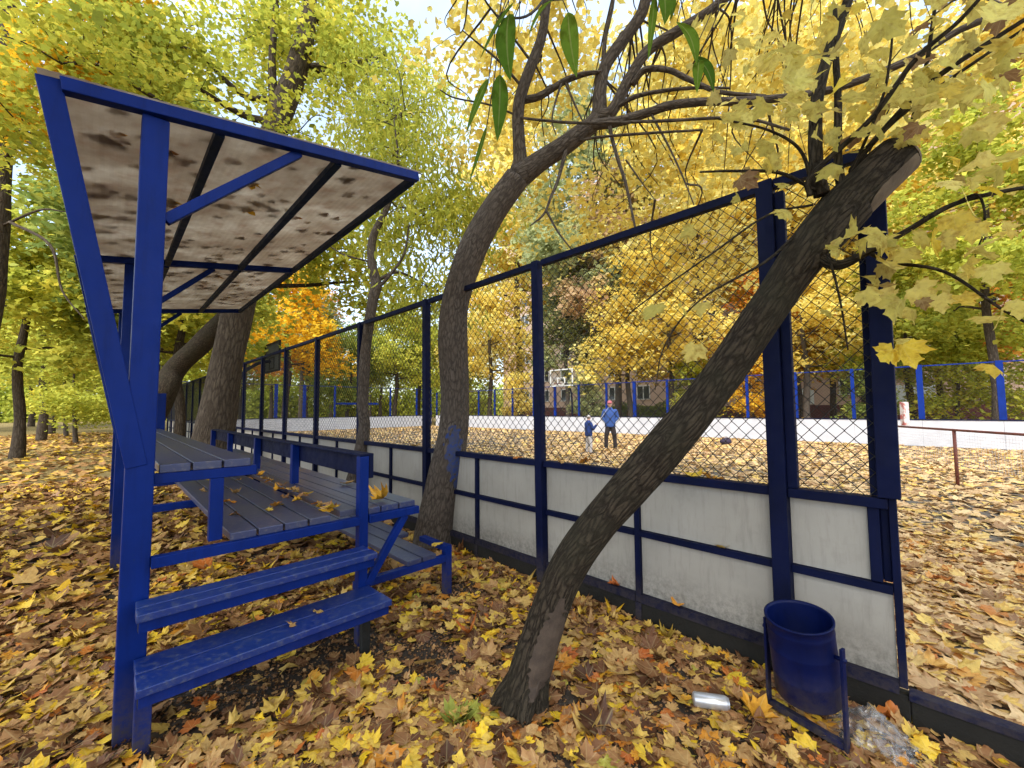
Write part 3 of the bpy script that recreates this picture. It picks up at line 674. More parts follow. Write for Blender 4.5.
# --- the leaning tree with a sawn-off limb, by the litter bin
B1 = gnd(520, 700)
Yt = lambda s: 2.17 - .5 * s
path = [(516, 722, 2.16), (522, 698, 2.16), (540, 640, 2.15), (562, 578, 2.13), (595, 528, 2.08), (630, 487, 2.03), (665, 446, 1.98), (698, 408, 1.95), (735, 356, 1.92), (775, 298, 1.88), (812, 246, 1.85), (845, 206, 1.83)]
tp = [at(*p) for p in path]; tw = [.13, .108, .091, .093, .092, .094, .09, .088, .087, .087, .092, .105]
t1 = thing('leaning_tree', (B1[0], B1[1], 0), 'dark furrowed trunk leaning steeply right across the boards, its top limb sawn off', 'tree')
mb = MB(); pp = bez(tp, 10); mb.tube(pp, lerp_r(tw, len(pp)), 30, .07, seed=3)
st = bez([tp[-2], tp[-1], at(868, 184, 1.80), at(886, 167, 1.78), at(896, 158, 1.775)], 6); mb.tube(st, lerp_r([.09, .102, .098, .094, .092], len(st)), 22, .06, seed=5)
# root flare
for dx, dy, r in ((-.16, .02, .05), (.14, -.06, .05), (.02, -.17, .045), (.1, .15, .05)):
    mb.tube(bez([tp[2] + V(dx * .1, dy * .1, -.05), tp[1] + V(dx * .6, dy * .6, -.0), tp[0] + V(dx * 1.25, dy * 1.25, -.03)], 5), lerp_r([.05, r, .018], 11), 8, .1, seed=dx)
def pxp(l): return [at(*p) for p in l]
sprouts = [
 ([(822, 195, 1.83), (816, 165, 1.83), (817, 100, 1.86), (830, 50, 1.9), (848, 0, 1.95), (860, -60, 2.0)], [.034, .030, .027, .025, .022, .015]),
 ([(842, 190, 1.82), (838, 160, 1.82), (838, 100, 1.85), (836, 60, 1.88), (835, 10, 1.9)], [.022, .018, .016, .014, .01]),
 ([(810, 196, 1.8), (812, 175, 1.78), (870, 120, 1.7), (915, 60, 1.62), (960, 20, 1.55), (1000, -25, 1.5)], [.013, .012, .011, .010, .008, .006]),
 ([(852, 170, 1.8), (868, 148, 1.78), (925, 87, 1.7), (985, 45, 1.62), (1040, 10, 1.55)], [.015, .013, .012, .010, .008]),
 ([(850, 172, 1.8), (880, 135, 1.76), (925, 97, 1.68), (1000, 45, 1.6), (1045, 15, 1.55)], [.009, .008, .007, .006, .005]),
 ([(872, 165, 1.8), (903, 145, 1.77), (925, 70, 1.7), (933, 20, 1.66), (942, -40, 1.62)], [.011, .009, .008, .007, .005]),
 ([(848, 180, 1.8), (880, 105, 1.72), (890, 60, 1.7), (893, 20, 1.68)], [.007, .006, .005, .004]),
 ([(815, 190, 1.82), (780, 173, 1.78), (735, 171, 1.74), (700, 172, 1.7)], [.009, .008, .006, .004]),
 ([(812, 185, 1.8), (800, 150, 1.77), (768, 130, 1.72), (715, 118, 1.66)], [.008, .007, .005, .004]),
 ([(815, 255, 1.82), (838, 265, 1.74), (868, 252, 1.68), (905, 232, 1.6), (952, 205, 1.5), (1010, 190, 1.42), (1050, 186, 1.38)], [.03, .022, .014, .011, .009, .007, .005]),
 ([(868, 252, 1.68), (890, 262, 1.64), (945, 272, 1.55), (1000, 308, 1.5), (1040, 330, 1.46)], [.009, .008, .006, .005, .004]),
 ([(824, 258, 1.8), (830, 262, 1.72), (840, 300, 1.7), (848, 350, 1.7)], [.006, .005, .004, .003]),
 ([(795, 235, 1.84), (765, 262, 1.8), (700, 300, 1.76), (665, 345, 1.74), (655, 390, 1.72)], [.007, .006, .004, .003, .002]),
 ([(812, 205, 1.83), (768, 215, 1.78), (710, 255, 1.7), (640, 305, 1.66), (625, 320, 1.64)], [.006, .005, .004, .003, .002]),
 ([(952, 205, 1.5), (978, 195, 1.45), (985, 225, 1.46), (975, 255, 1.48)], [.005, .004, .003, .002]),
]
for l, r in sprouts:
    q = bez(pxp(l), 7); mb.tube(q, lerp_r(r, len(q)), 8, .05, seed=rng.random() * 9)
mb.build('trunk', M['bark1'], t1, smooth=True)
# sawn face and stripped strip of the limb
e0, e1 = st[-1], st[-1] + (st[-1] - st[-4]) * .04
mb = MB(); dirv = (st[-1] - st[-3]); dirv /= np.linalg.norm(dirv); mb.tube([st[-1] - dirv * .003, st[-1] + dirv * .008], [.093, .0905], 22, .06, seed=5); mb.build('cut_face', M['wood'], t1)
def patch(path, up_dir, width, lift, mat, name, parent):
    mb = MB(); path = np.asarray(path); n = len(path); vs = []
    for i, p in enumerate(path):
        T = path[min(i + 1, n - 1)] - path[max(i - 1, 0)]; T /= np.linalg.norm(T)
        nn = up_dir - T * (up_dir @ T); nn /= np.linalg.norm(nn); s_ = np.cross(T, nn)
        wv = width[i]
        for j, a in enumerate(np.linspace(-1, 1, 7)):
            th = a * wv; vs.append(p + (nn * math.cos(th) + s_ * math.sin(th)) * lift[i] * (1 - .05 * a * a))
    fs = [(i * 7 + j, i * 7 + j + 1, (i + 1) * 7 + j + 1, (i + 1) * 7 + j) for i in range(n - 1) for j in range(6)]
    mb.add(vs, fs); return mb.build(name, mat, parent, smooth=True)
T1BARE = True
sub2 = bez([tp[-1], at(868, 184, 1.80), at(886, 167, 1.78), at(895, 159, 1.775)], 5); patch(sub2, V(.55, -.6, -.6), [.15, .4, .55, .6, .65, .65, .65, .65, .65, .65, .65, .65, .65, .65, .65, .6][:len(sub2)], np.interp(np.linspace(0, 1, len(sub2)), [0, .35, 1], [.108, .102, .098]), M['wood'], 'bare_wood', t1)
# leaves of the sprouts
LP, LN = [], []
def leaves_along(l, n, off, lo=.25):
    q = bez(pxp(l), 12)
    for _ in range(n):
        i = int(rng.uniform(lo, 1) * (len(q) - 1)); LP.append(q[i] + rng.normal(0, off, 3) + V(0, -.02, -.03))
for (l, r), k_ in zip(sprouts, (10, 6, 12, 12, 12, 10, 6, 8, 10, 14, 12, 4, 2, 2, 5)):
    leaves_along(l, k_, .08, .35)
def leaf_cloud(n, x0, x1, y0, y1, Y0, Y1):
    for _ in range(n): LP.append(at(rng.uniform(x0, x1), rng.uniform(y0, y1), rng.uniform(Y0, Y1)))
leaf_cloud(80, 760, 1060, -50, 110, 1.3, 2.4); leaf_cloud(36, 920, 1070, 60, 240, 1.2, 2.2); leaf_cloud(16, 860, 980, 230, 300, 1.4, 1.9); leaf_cloud(34, 690, 800, 0, 150, 1.5, 2.4); leaf_cloud(40, 790, 1000, 30, 150, 1.6, 2.3)
for x, y, Y in ((948, 180, 1.3), (965, 195, 1.25), (885, 240, 1.55), (895, 245, 1.6), (902, 345, 1.5), (892, 350, 1.55), (912, 338, 1.5), (828, 245, 1.72), (842, 238, 1.7), (985, 90, 1.2), (1000, 20, 1.15), (880, 20, 1.3), (905, 45, 1.25)): LP.append(at(x, y, Y))
LP = np.array(LP); n = len(LP)
head = np.column_stack([rng.normal(0, .6, (n, 2)), -np.abs(rng.normal(.8, .4, n))]); nr = rng.normal(0, .6, (n, 3)) + V(-.2, -.8, .35)
o = leaf_mesh('leaves', MAPLE, LP, rng.uniform(.045, .10, n), nr, .06 + .94 * rng.random(n), LM['pale'], t1, curl=rng.normal(0, .3, (n, 4)), fan=True, head=head)

# --- bent tree growing between bleacher and boards
def t2p(l): return pxp(l)
base2 = fen(2.92, -.34)
tr2 = [(434, 556, 4.69), (436, 530, 4.68), (443, 490, 4.63), (452, 440, 4.58), (455, 395, 4.55), (453, 340, 4.5), (456, 300, 4.46), (470, 255, 4.4), (493, 212, 4.33), (517, 178, 4.27)]
r2 = [.27, .245, .195, .165, .155, .168, .152, .15, .14, .135]
t2 = thing('bent_tree', (base2[0], base2[1], 0), 'curving grey-brown trunk smeared with blue paint between bleacher and boards', 'tree')
mb = MB(); q = bez(t2p(tr2), 9); mb.tube(q, lerp_r(r2, len(q)), 26, .055, seed=2)
limbs2 = [
 ([(517, 178, 4.27), (520, 160, 4.25), (518, 116, 4.2), (523, 88, 4.15), (541, 39, 4.1), (547, 0, 4.05), (556, -60, 4.0), (560, -140, 3.9)], [.11, .075, .064, .06, .052, .045, .035, .02]),
 ([(517, 178, 4.27), (541, 161, 4.22), (576, 137, 4.15), (597, 118, 4.1), (600, 91, 4.08), (607, 63, 4.05), (639, 18, 4.0), (650, -10, 3.95), (690, -90, 3.9), (720, -180, 3.8)], [.125, .105, .095, .08, .066, .062, .058, .055, .04, .02]),
 ([(597, 118, 4.1), (612, 111, 4.05), (628, 81, 4.0), (643, 56, 3.95), (660, 42, 3.9), (699, 18, 3.8), (723, 0, 3.75), (790, -60, 3.6), (850, -130, 3.5)], [.075, .062, .055, .053, .05, .046, .044, .03, .015]),
 ([(588, 125, 4.1), (616, 122, 4.0), (650, 112, 3.9), (668, 106, 3.8), (700, 102, 3.6), (760, 100, 3.4), (830, 90, 3.2), (905, 62, 3.0), (960, 30, 2.9), (1015, 8, 2.8), (1060, -10, 2.7)], [.06, .048, .043, .040, .036, .033, .03, .028, .025, .022, .018]),
 ([(611, 111, 4.05), (632, 98, 3.95), (655, 92, 3.85), (690, 88, 3.7), (730, 88, 3.6)], [.03, .024, .02, .016, .01]),
 ([(632, 85, 3.98), (645, 70, 3.9), (668, 70, 3.8), (690, 80, 3.7), (720, 92, 3.6), (765, 96, 3.5)], [.034, .03, .027, .024, .02, .014]),
 ([(524, 100, 4.18), (540, 96, 4.15), (565, 81, 4.1), (585, 74, 4.05), (602, 72, 4.02)], [.04, .036, .032, .026, .016]),
 ([(518, 116, 4.2), (490, 105, 4.1), (455, 98, 4.0), (440, 90, 3.95)], [.012, .010, .008, .006]),
 ([(516, 117, 4.2), (540, 120, 4.0), (583, 123, 3.8), (660, 121, 3.5), (740, 118, 3.3), (790, 130, 3.2)], [.012, .014, .014, .014, .013, .011]),
 ([(572, 142, 4.15), (600, 137, 4.0), (650, 133, 3.8), (702, 130, 3.7)], [.014, .014, .013, .010]),
 ([(567, 146, 4.15), (558, 180, 4.05), (551, 197, 4.0), (544, 214, 3.98), (530, 226, 3.96)], [.022, .018, .015, .012, .006]),
 ([(547, 212, 3.98), (558, 232, 3.95), (572, 250, 3.92)], [.013, .010, .006]),
 ([(608, 112, 4.05), (611, 134, 4.0), (618, 160, 3.95), (626, 185, 3.9), (636, 232, 3.85)], [.024, .02, .018, .016, .01]),
 ([(626, 160, 3.95), (640, 180, 3.9), (655, 200, 3.86)], [.010, .007, .004]),
 ([(650, 112, 3.9), (668, 145, 3.8), (682, 175, 3.75), (694, 205, 3.7)], [.012, .010, .008, .005]),
 ([(562, 82, 4.1), (556, 100, 4.05), (552, 120, 4.0), (556, 135, 3.98)], [.014, .011, .009, .005]),
 ([(565, 82, 4.1), (575, 105, 4.05), (583, 122, 4.0)], [.014, .011, .007]),
 ([(523, 88, 4.15), (500, 62, 4.0), (480, 45, 3.9), (462, 30, 3.85)], [.016, .012, .009, .005]),
 ([(530, 60, 4.12), (500, 20, 4.0), (485, 0, 3.9), (470, -30, 3.8)], [.014, .011, .009, .005]),
 ([(602, 88, 4.07), (605, 40, 4.05), (613, 0, 4.0), (615, -60, 3.9)], [.026, .022, .02, .012]),
]
L2 = []
for l, r in limbs2:
    q = bez(t2p(l), 7); mb.tube(q, lerp_r(r, len(q)), 12 if r[0] > .03 else 7, .05, seed=rng.random() * 9); L2.append(q)
nodes2 = np.concatenate([q[len(q) // 2:] for q in L2])
ell2 = [(.9, 5.6, 6.8, 2.0, 1.6, 1.3), (2.7, 5.3, 6.2, 1.8, 1.5, 1.4), (-.1, 6.0, 6.6, 1.4, 1.5, 1.3), (1.6, 6.6, 5.0, 1.7, 1.3, 1.0), (3.4, 6.0, 4.9, 1.6, 1.3, 1.2), (2.9, 6.6, 3.9, 1.3, 1.2, .7), (4.6, 5.2, 6.0, 1.6, 1.4, 1.4)]
cl, co = make_crown('crown', ell2, 250, 38, .24, .092, LM['gold'], t2, CROWN_LEAF)
for c in cl[rng.random(len(cl)) < .4]:
    i = int(np.argmin(np.linalg.norm(nodes2 - c, axis=1))); twig_to(mb, nodes2[i], c, .012, .003, 5, .05, 5)
mb.build('trunk', M['bark2'], t2, smooth=True)
M['smear'] = simple('blue_paint_smear', (.012, .035, .16), (.04, .045, .09), 30, .7, .6, lo=.4, hi=.55)
def smear(pix, name):
    mb = MB(); c = [at(x, y, Y) for x, y, Y in pix]; mb.add(c, [tuple(range(len(c)))]); return mb
from mathutils.bvhtree import BVHTree
def decal(o, x0, x1, y0, y1, nx, ny, inside, mat, name, parent, lift=.003):
    """a thin skin of paint or bare wood lying on the bark of o"""
    me = o.data; off = Vector(parent['_o']); bv = BVHTree.FromPolygons([v.co + off for v in me.vertices], [p.vertices[:] for p in me.polygons])
    idx = {}; vs = []; fs = []
    for i in range(nx + 1):
        for j in range(ny + 1):
            x, y = x0 + (x1 - x0) * i / nx, y0 + (y1 - y0) * j / ny
            d = Vector(at(x, y, 1.0) - EYE).normalized(); h = bv.ray_cast(Vector(EYE), d)
            if h[0] is not None and inside(x, y): idx[i, j] = len(vs); vs.append(np.array(h[0] + h[1] * lift))
    for i in range(nx):
        for j in range(ny):
            q = [(i, j), (i, j + 1), (i + 1, j + 1), (i + 1, j)]
            if all(k in idx for k in q):
                c = [vs[idx[k]] for k in q]
                if max(np.linalg.norm(c[0] - c[2]), np.linalg.norm(c[1] - c[3])) < .15: fs.append(tuple(idx[k] for k in q))
    mb = MB(); mb.add(vs, fs); return mb.build(name, mat, parent, smooth=True)
def wob(x, y): return 2.2 * math.sin(x * .9 + y * .35) + 1.6 * math.sin(y * .6 - x * .4)
tk1 = [c for c in t1.children if c.name.startswith('trunk')][0]
decal(tk1, 515, 575, 598, 702, 150, 260, lambda x, y: abs(x - (561 - (y - 602) * .30 + wob(x, y) * .4)) < 3 + min(9.5, (y - 600) * .3) - max(0, (y - 668) * .3) + .35 * wob(y, x * .5), M['barewood'], 'bare_wood', t1, .004)
tk2 = [c for c in t2.children if c.name.startswith('trunk')][0]
decal(tk2, 440, 470, 425, 495, 90, 200, lambda x, y: ((x - 454 + wob(x, y)) / 8) ** 2 + ((y - 452 + wob(y, x)) / 26) ** 2 < 1 or ((x - 458 + wob(x, y)) / 5) ** 2 + ((y - 482) / 9) ** 2 < 1, M['smear'], 'paint_smear', t2)
# twig hanging over the camera, with fresh green leaflets
tw_ = MB(); path = [at(640, -8, 3.95), V(.55, 2.6, 4.6), V(.28, 1.4, 3.3), V(.08, .9, 2.45), V(-.02, .76, 2.26)]
q = bez(path, 8); tw_.tube(q, lerp_r([.012, .008, .005, .003, .002], len(q)), 6)
leafs = [((509, 14), (511, 82), .10), ((568, 12), (577, 78), .10), ((500, 74), (497, 142), .085), ((489, 78), (466, 134), .05), ((659, -12), (664, 26), .13), ((677, 22), (696, 66), .10), ((694, 56), (713, 93), .11), ((655, -5), (648, 62), .045), ((553, 0), (528, 38), .04), ((487, 125), (468, 186), .025), ((514, 2), (480, 60), .03), ((699, 60), (697, 94), .08), ((672, -4), (670, 22), .09)]
for (bx, by), (tx, ty), wd in leafs:
    q2 = bez([V(-.02, .76, 2.26), at((bx + 505) / 2, by - 60, .76), at(bx, by, .76)], 5) if bx < 600 else bez([V(.1, .95, 2.5), at(bx + 8, by - 70, .78), at(bx, by, .76)], 5)
    tw_.tube(q2, .0012, 4)
tg = tw_.build('hanging_twig', M['twig'], t2, smooth=True)
vv = MB(); ff_ = []
for (bx, by), (tx, ty), wd in leafs:
    a, b = at(bx, by, .76), at(tx, ty, .74 if bx % 2 else .77); L = b - a; ln = np.linalg.norm(L); sdv = np.cross(L / ln, V(rng.normal(0, .25), -1, .1)); sdv /= np.linalg.norm(sdv); nn = np.cross(sdv, L / ln)
    rows = []
    for s_ in np.linspace(0, 1, 11):
        hw = wd * ln * 1.15 * (math.sin(math.pi * s_ ** .8) ** .85 if 0 < s_ < 1 else .01) * (1.25 if wd > .06 else .9)
        c = a + L * s_ + nn * .012 * math.sin(s_ * 3.0)
        rows += [c - sdv * hw + nn * hw * .25, c, c + sdv * hw + nn * hw * .25]
    vv.add(rows, [(i * 3 + j, i * 3 + j + 1, i * 3 + j + 4, i * 3 + j + 3) for i in range(10) for j in range(2)])
lo = vv.build('green_leaves', LM['fresh'], tg, smooth=True)
b3 = lo.data.attributes.new('lx', 'FLOAT_VECTOR', 'POINT'); b3.data.foreach_set('vector', np.tile(np.array([[x_, -2 + s_, 3.0] for s_ in np.linspace(0, 1, 11) for x_ in (-.25, 0, .25)]).ravel(), len(leafs)).astype(np.float32))
a = lo.data.attributes.new('r', 'FLOAT', 'POINT'); nvl = len(lo.data.vertices); a.data.foreach_set('value', np.repeat(rng.random(nvl // 33 + 1), 33)[:nvl].astype(np.float32))

# --- the slim tree further along the boards
q3 = [fen(5.25, -.3, 0), at(363, 440, 6.05), at(363, 400, 6.05), at(366, 347, 6.05), at(373, 300, 6.05), at(376, 284, 6.05), at(372, 262, 6.05), at(373, 237, 6.1), at(388, 205, 6.2), at(398, 165, 6.4), at(394, 120, 6.6)]
tree('slim_tree', 'slim crooked tree against the boards behind the bleacher, drooping yellow-green leaves', q3, [.12, .085, .08, .075, .075, .08, .068, .058, .045, .025, .01],
     [(-1.6, 6.7, 4.6, 1.1, .9, .9), (-2.1, 7.1, 5.9, 1.5, 1.2, 1.2), (-.9, 7.2, 5.2, .9, .9, .9), (-2.3, 8.0, 7.6, 1.4, 1.3, 1.3), (-1.3, 6.9, 3.5, .9, .8, .5)], 300, 44, .27, .13, LM['lime'], M['bark2'], tmpl=LANCE, droop=True, nside=12,
     limbs=[([at(376, 290, 6.05), at(390, 275, 6.0), at(404, 254, 6.0), at(409, 225, 6.0)], [.03, .026, .02, .012]), ([at(371, 262, 6.05), at(345, 255, 6.0), at(328, 245, 6.0)], [.016, .012, .008])])

# --- big tree at the far end of the bleacher
YA = 9.0
qa = [at(208, 462, YA), at(213, 440, YA), at(222, 390, YA), at(234, 330, YA), at(252, 240, 9.05), at(274, 135, 9.1), at(298, 65, 9.15), at(308, 20, 9.2), at(312, -40, 9.3), at(330, -160, 9.4)]
tree('big_tree', 'thick pale-barked tree rising behind the far end of the canopy', qa, [.45, .37, .33, .31, .29, .26, .23, .18, .15, .07],
     [(-6.5, 10.6, 12.0, 2.5, 1.6, 1.8), (-4.6, 9.8, 11.0, 1.8, 1.8, 1.6), (-8, 8.5, 9.4, 2.0, 1.8, 1.6), (-7.6, 8.0, 8.8, 1.4, 1.2, 1.0), (-7.6, 6.6, 7.4, 1.8, 1.4, 1.2), (-4.6, 8.6, 7.6, 1.1, 1.0, .9), (-3.4, 9.2, 9.6, 1.5, 1.3, 1.2), (-8.8, 7.2, 6.6, 1.4, 1.2, 1.0)], 380, 42, .36, .115, LM['yellowgreen'], M['bark3'], nside=20, tmpl=CROWN_LEAF,
     limbs=[([at(275, 130, 9.1), at(272, 60, 9.2), at(276, 0, 9.3), at(270, -60, 9.4)], [.12, .08, .07, .04]), ([at(312, 66, 9.1), at(340, 65, 9.0), at(370, 60, 9.0), at(385, 55, 9.0)], [.06, .045, .035, .015])])
# --- leaning dark trunk behind it
qb = [gnd(138, 452), at(158, 405, 11.3), at(175, 370, 11.2), at(200, 345, 11.0), at(226, 318, 10.9), at(262, 280, 10.8), at(300, 230, 10.7), at(330, 150, 10.7)]
tree('leaning_dark_tree', 'dark trunk slanting right behind the blue columns at the back of the bleacher', qb, [.36, .30, .27, .25, .22, .18, .13, .05],
     [(-4.6, 10.8, 6.0, 1.8, 1.6, 1.3), (-6.6, 11.5, 6.6, 2.2, 1.8, 1.4), (-8.6, 12.0, 5.0, 2.0, 1.6, 1.2), (-3.2, 11.5, 4.6, 1.4, 1.2, .9)], 170, 42, .42, .15, LM['yellowgreen'], M['bark1'], nside=14)
# --- tree at the left edge
XL = at(-60, 440, 9.5)
ql = [V(XL[0] - .05, XL[1], -.1), at(-44, 400, 9.5), at(-12, 320, 9.5), at(-3, 230, 9.5), at(4, 80, 9.5), at(6, 0, 9.5), at(14, -120, 9.5)]
tree('edge_tree', 'dark tree at the left edge with golden leaves hanging over the canopy corner', ql, [.34, .26, .21, .2, .2, .19, .1],
     [at(30, 80, 7.5).tolist() + [.75, .6, .5], at(62, 55, 7.2).tolist() + [.8, .6, .35], at(10, 110, 7.6).tolist() + [.6, .6, .4], at(80, -20, 7.5).tolist() + [1.1, .8, .5]], 60, 42, .22, .12, LM['amber'], M['bark3'],
     limbs=[([at(5, 60, 9.5), at(24, 40, 9.0), at(33, 0, 8.7), at(40, -60, 8.5)], [.1, .09, .08, .05]), ([at(4, 130, 9.5), at(30, 142, 8.8), at(58, 158, 8.3)], [.05, .035, .015]), ([at(4, 225, 9.5), at(40, 210, 9), at(66, 212, 8.6)], [.03, .025, .01]), ([at(10, 222, 9.4), at(50, 245, 9), at(62, 290, 8.8), at(85, 320, 8.6)], [.035, .03, .02, .008])])

# --- background trees: three kinds, copied
def proto(kind):
    """a tree standing at the origin, built once"""
    H_ = 11.0
    if kind == 'spreading':
        pts = [V(0, 0, -.1), V(.05, .0, 1.5), V(-.1, .1, 3.5), V(.15, 0, 6), V(.1, .1, 9)]; rad = [.24, .17, .15, .11, .04]
        ells = [(0, 0, 8.5, 2.6, 2.6, 2.0), (2.2, .6, 6.4, 2.1, 1.9, 1.3), (-2.3, -.3, 6.0, 2.1, 2, 1.3), (.3, 2.1, 5.6, 2.2, 1.8, 1.2), (-.2, -2.1, 5.4, 2.1, 1.9, 1.2), (1.8, -1.4, 4.2, 1.7, 1.5, .8), (-1.7, 1.3, 4.0, 1.7, 1.5, .8)]
    elif kind == 'tall':
        pts = [V(0, 0, -.1), V(.1, .05, 3), V(-.05, .1, 7), V(.2, 0, 11), V(.1, .1, 16)]; rad = [.25, .19, .16, .11, .04]
        ells = [(0, 0, 15.5, 2.4, 2.4, 2.4), (1.6, .5, 12, 2.3, 2.1, 1.9), (-1.9, -.3, 11.4, 2.2, 2.1, 1.9), (.2, 1.8, 8.9, 2.3, 2.0, 1.6), (-.3, -1.8, 8.5, 2.3, 2.0, 1.6), (1.9, -.6, 6.9, 1.8, 1.6, 1.2), (-1.8, .8, 6.6, 1.8, 1.6, 1.2)]
    else:   # bushy
        pts = [V(0, 0, -.1), V(.1, .05, 1.0), V(.25, .1, 2.5), V(.1, .2, 5)]; rad = [.12, .08, .06, .02]
        ells = [(0, 0, 4.2, 1.5, 1.5, 1.3), (.9, .3, 2.8, 1.3, 1.2, 1.0), (-.9, -.2, 2.6, 1.3, 1.2, 1.0), (0, .9, 1.8, 1.2, 1.1, .8), (.1, -.9, 1.7, 1.2, 1.1, .8)]
    return pts, rad, ells
PROTO = {}
def bg(kind, label, x, y, Y, leaf, sc=1.0, barkm='bark3', group=None, name=None):
    name = name or {'spreading': 'spreading_tree', 'tall': 'tall_tree', 'bushy': 'bushy_tree'}[kind]
    p = at(x, y, Y); X_, Y_ = p[0], p[1]
    if kind not in PROTO:
        pts, rad, ells = proto(kind); d = {'spreading': (165, 44, .38, .22), 'tall': (235, 44, .42, .25), 'bushy': (100, 42, .28, .16)}[kind]
        t = tree(name, label, pts, rad, ells, d[0], d[1], d[2], d[3], LM[leaf], M[barkm], nside=9, loc=V(0, 0, 0), frac=.3)
        PROTO[kind] = t; ch = list(t.children)
        for c in ch: c.material_slots[0].link = 'OBJECT'
        r = t
    else:
        s_ = PROTO[kind]; r = s_.copy(); COL.objects.link(r); r.name = name
        for c in s_.children:
            cc = c.copy(); COL.objects.link(cc); cc.parent = r
    for c in r.children: c.material_slots[0].material = LM[leaf] if c.name.startswith('crown') else M[barkm]
    r['label'] = label; r['category'] = 'tree'
    if group: r['group'] = group
    r.location = (X_, Y_, 0); r.rotation_euler = (0, 0, random.uniform(0, 6.28)); s3 = sc * random.uniform(.95, 1.05)
    r.scale = (s3, s3, sc * random.uniform(.95, 1.06))
    return r
exec_list = [
 # left, behind the bleacher
 ('spreading', 'broad-boled tree with a stubby pale branch scar left of the bleacher', 18, 440, 13.6, 'yellowgreen', .85, 'bark3'),
 ('spreading', 'yellow-green tree second in the row receding along the left lawn', 41, 440, 22, 'lime', 1.0, 'bark3'),
 ('spreading', 'third tree along the left lawn, thinner and further back', 50, 440, 29, 'yellowgreen', 1.1, 'bark3'),
 ('bushy', 'low-branched yellow-green sapling seen just left of the blue columns', 76, 440, 20, 'lime', 1.0, 'bark2'),
 ('bushy', 'young tree with thin bare stem on the left lawn', 66, 440, 26, 'yellowgreen', 1.1, 'bark2'),
 ('spreading', 'yellow-green tree glimpsed through the gap between the blue columns and big trunk', 178, 440, 15, 'lime', .9, 'bark3'),
 ('spreading', 'leafy tree hidden behind the blue columns, its boughs filling the space left of them', 150, 440, 17, 'lime', 1.0, 'bark3'),
 ('tall', 'tall greenish tree high over the left of the canopy', 138, 440, 14, 'green', .85, 'bark3'),
 ('tall', 'tall yellow-green tree over the middle of the canopy', 150, 440, 17, 'yellowgreen', .95, 'bark3'),
 ('tall', 'tall thin-leaved tree beyond the rink end, above the front corner of the canopy', 300, 440, 45, 'willow', 1.3, 'bark2'),
 # beyond the far end of the rink
 ('spreading', 'orange maple beyond the near corner of the rink end', 285, 440, 33, 'amber', 1.35, 'bark3'),
 ('bushy', 'round green bush behind the far end boards', 345, 440, 38, 'green', 1.9, 'bark2'),
 ('spreading', 'orange-topped tree behind the green bush', 305, 440, 48, 'orange', 1.6, 'bark3'),
 ('spreading', 'light green tree right of the slim crooked trunk beyond the rink end', 395, 440, 40, 'lime', 1.2, 'bark3'),
 ('spreading', 'yellow-green tree between the bent trunk and rink end', 418, 440, 46, 'yellowgreen', 1.3, 'bark3'),
 ('tall', 'tall pale tree far behind the rink end', 370, 440, 62, 'willow', .9, 'bark2'),
 # beyond the far side
 ('spreading', 'golden tree left of the middle fence post beyond the boards', 490, 440, 36, 'gold', 1.2, 'bark3'),
 ('tall', 'grey-green willow-like tree behind the basketball backboard', 568, 440, 34, 'willow', .85, 'bark2'),
 ('spreading', 'forked golden maple behind the man in the blue jacket', 631, 440, 27, 'gold', 1.0, 'bark3'),
 ('spreading', 'golden maple with thick dark trunk just right of the man', 672, 440, 26, 'gold', 1.05, 'bark3'),
 ('tall', 'tall pale grey-green tree rising between bent trunk and leaning trunk', 590, 440, 33, 'willow', 1.6, 'bark3'),
 ('tall', 'tall golden tree rising over the leaning trunk', 700, 440, 27, 'gold', 1.6, 'bark3'),
 ('tall', 'thin rusty-leaved tree in front of the building beyond the hoop', 618, 440, 31, 'pink', 1.15, 'bark2'),
 ('spreading', 'orange-red maple glimpsed behind the leaning trunk', 775, 440, 25, 'orange', 1.0, 'bark3'),
 ('spreading', 'forked slender tree with golden crown behind the thick double post', 808, 440, 21.5, 'gold', .9, 'bark2'),
 ('spreading', 'dark-trunked yellow-green tree by the light shop panels', 836, 440, 25, 'lime', 1.0, 'bark3'),
 ('tall', 'tall gold tree over the end post', 870, 440, 24, 'gold', 1.45, 'bark3'),
 ('spreading', 'pale-trunked tree beside the first blue post right of the end post', 914, 440, 20.5, 'lime', .95, 'bark2'),
 ('spreading', 'yellow-green tree in front of the shop sign', 945, 440, 23, 'lime', .9, 'bark3'),
 ('tall', 'straight dark tree with low green boughs at the right, by a blue post', 998, 440, 15.3, 'lime', .8, 'bark3'),
 ('spreading', 'orange maple at the far right edge', 1050, 440, 20, 'orange', 1.0, 'bark3'),
 ('tall', 'tall golden tree high at the right edge', 1075, 440, 19, 'gold', 1.4, 'bark3'),
 ('tall', 'tall yellow tree between the leaning trunk and right posts', 800, 440, 30, 'gold', 1.8, 'bark3'),
 ('tall', 'tall golden tree behind the bent trunk, left of the middle post', 520, 440, 40, 'gold', 1.9, 'bark3'),
]
for k_, lab, x, y, Y, lf, sc, bk_ in exec_list: bg(k_, lab, x, y, Y, lf, sc, bk_)
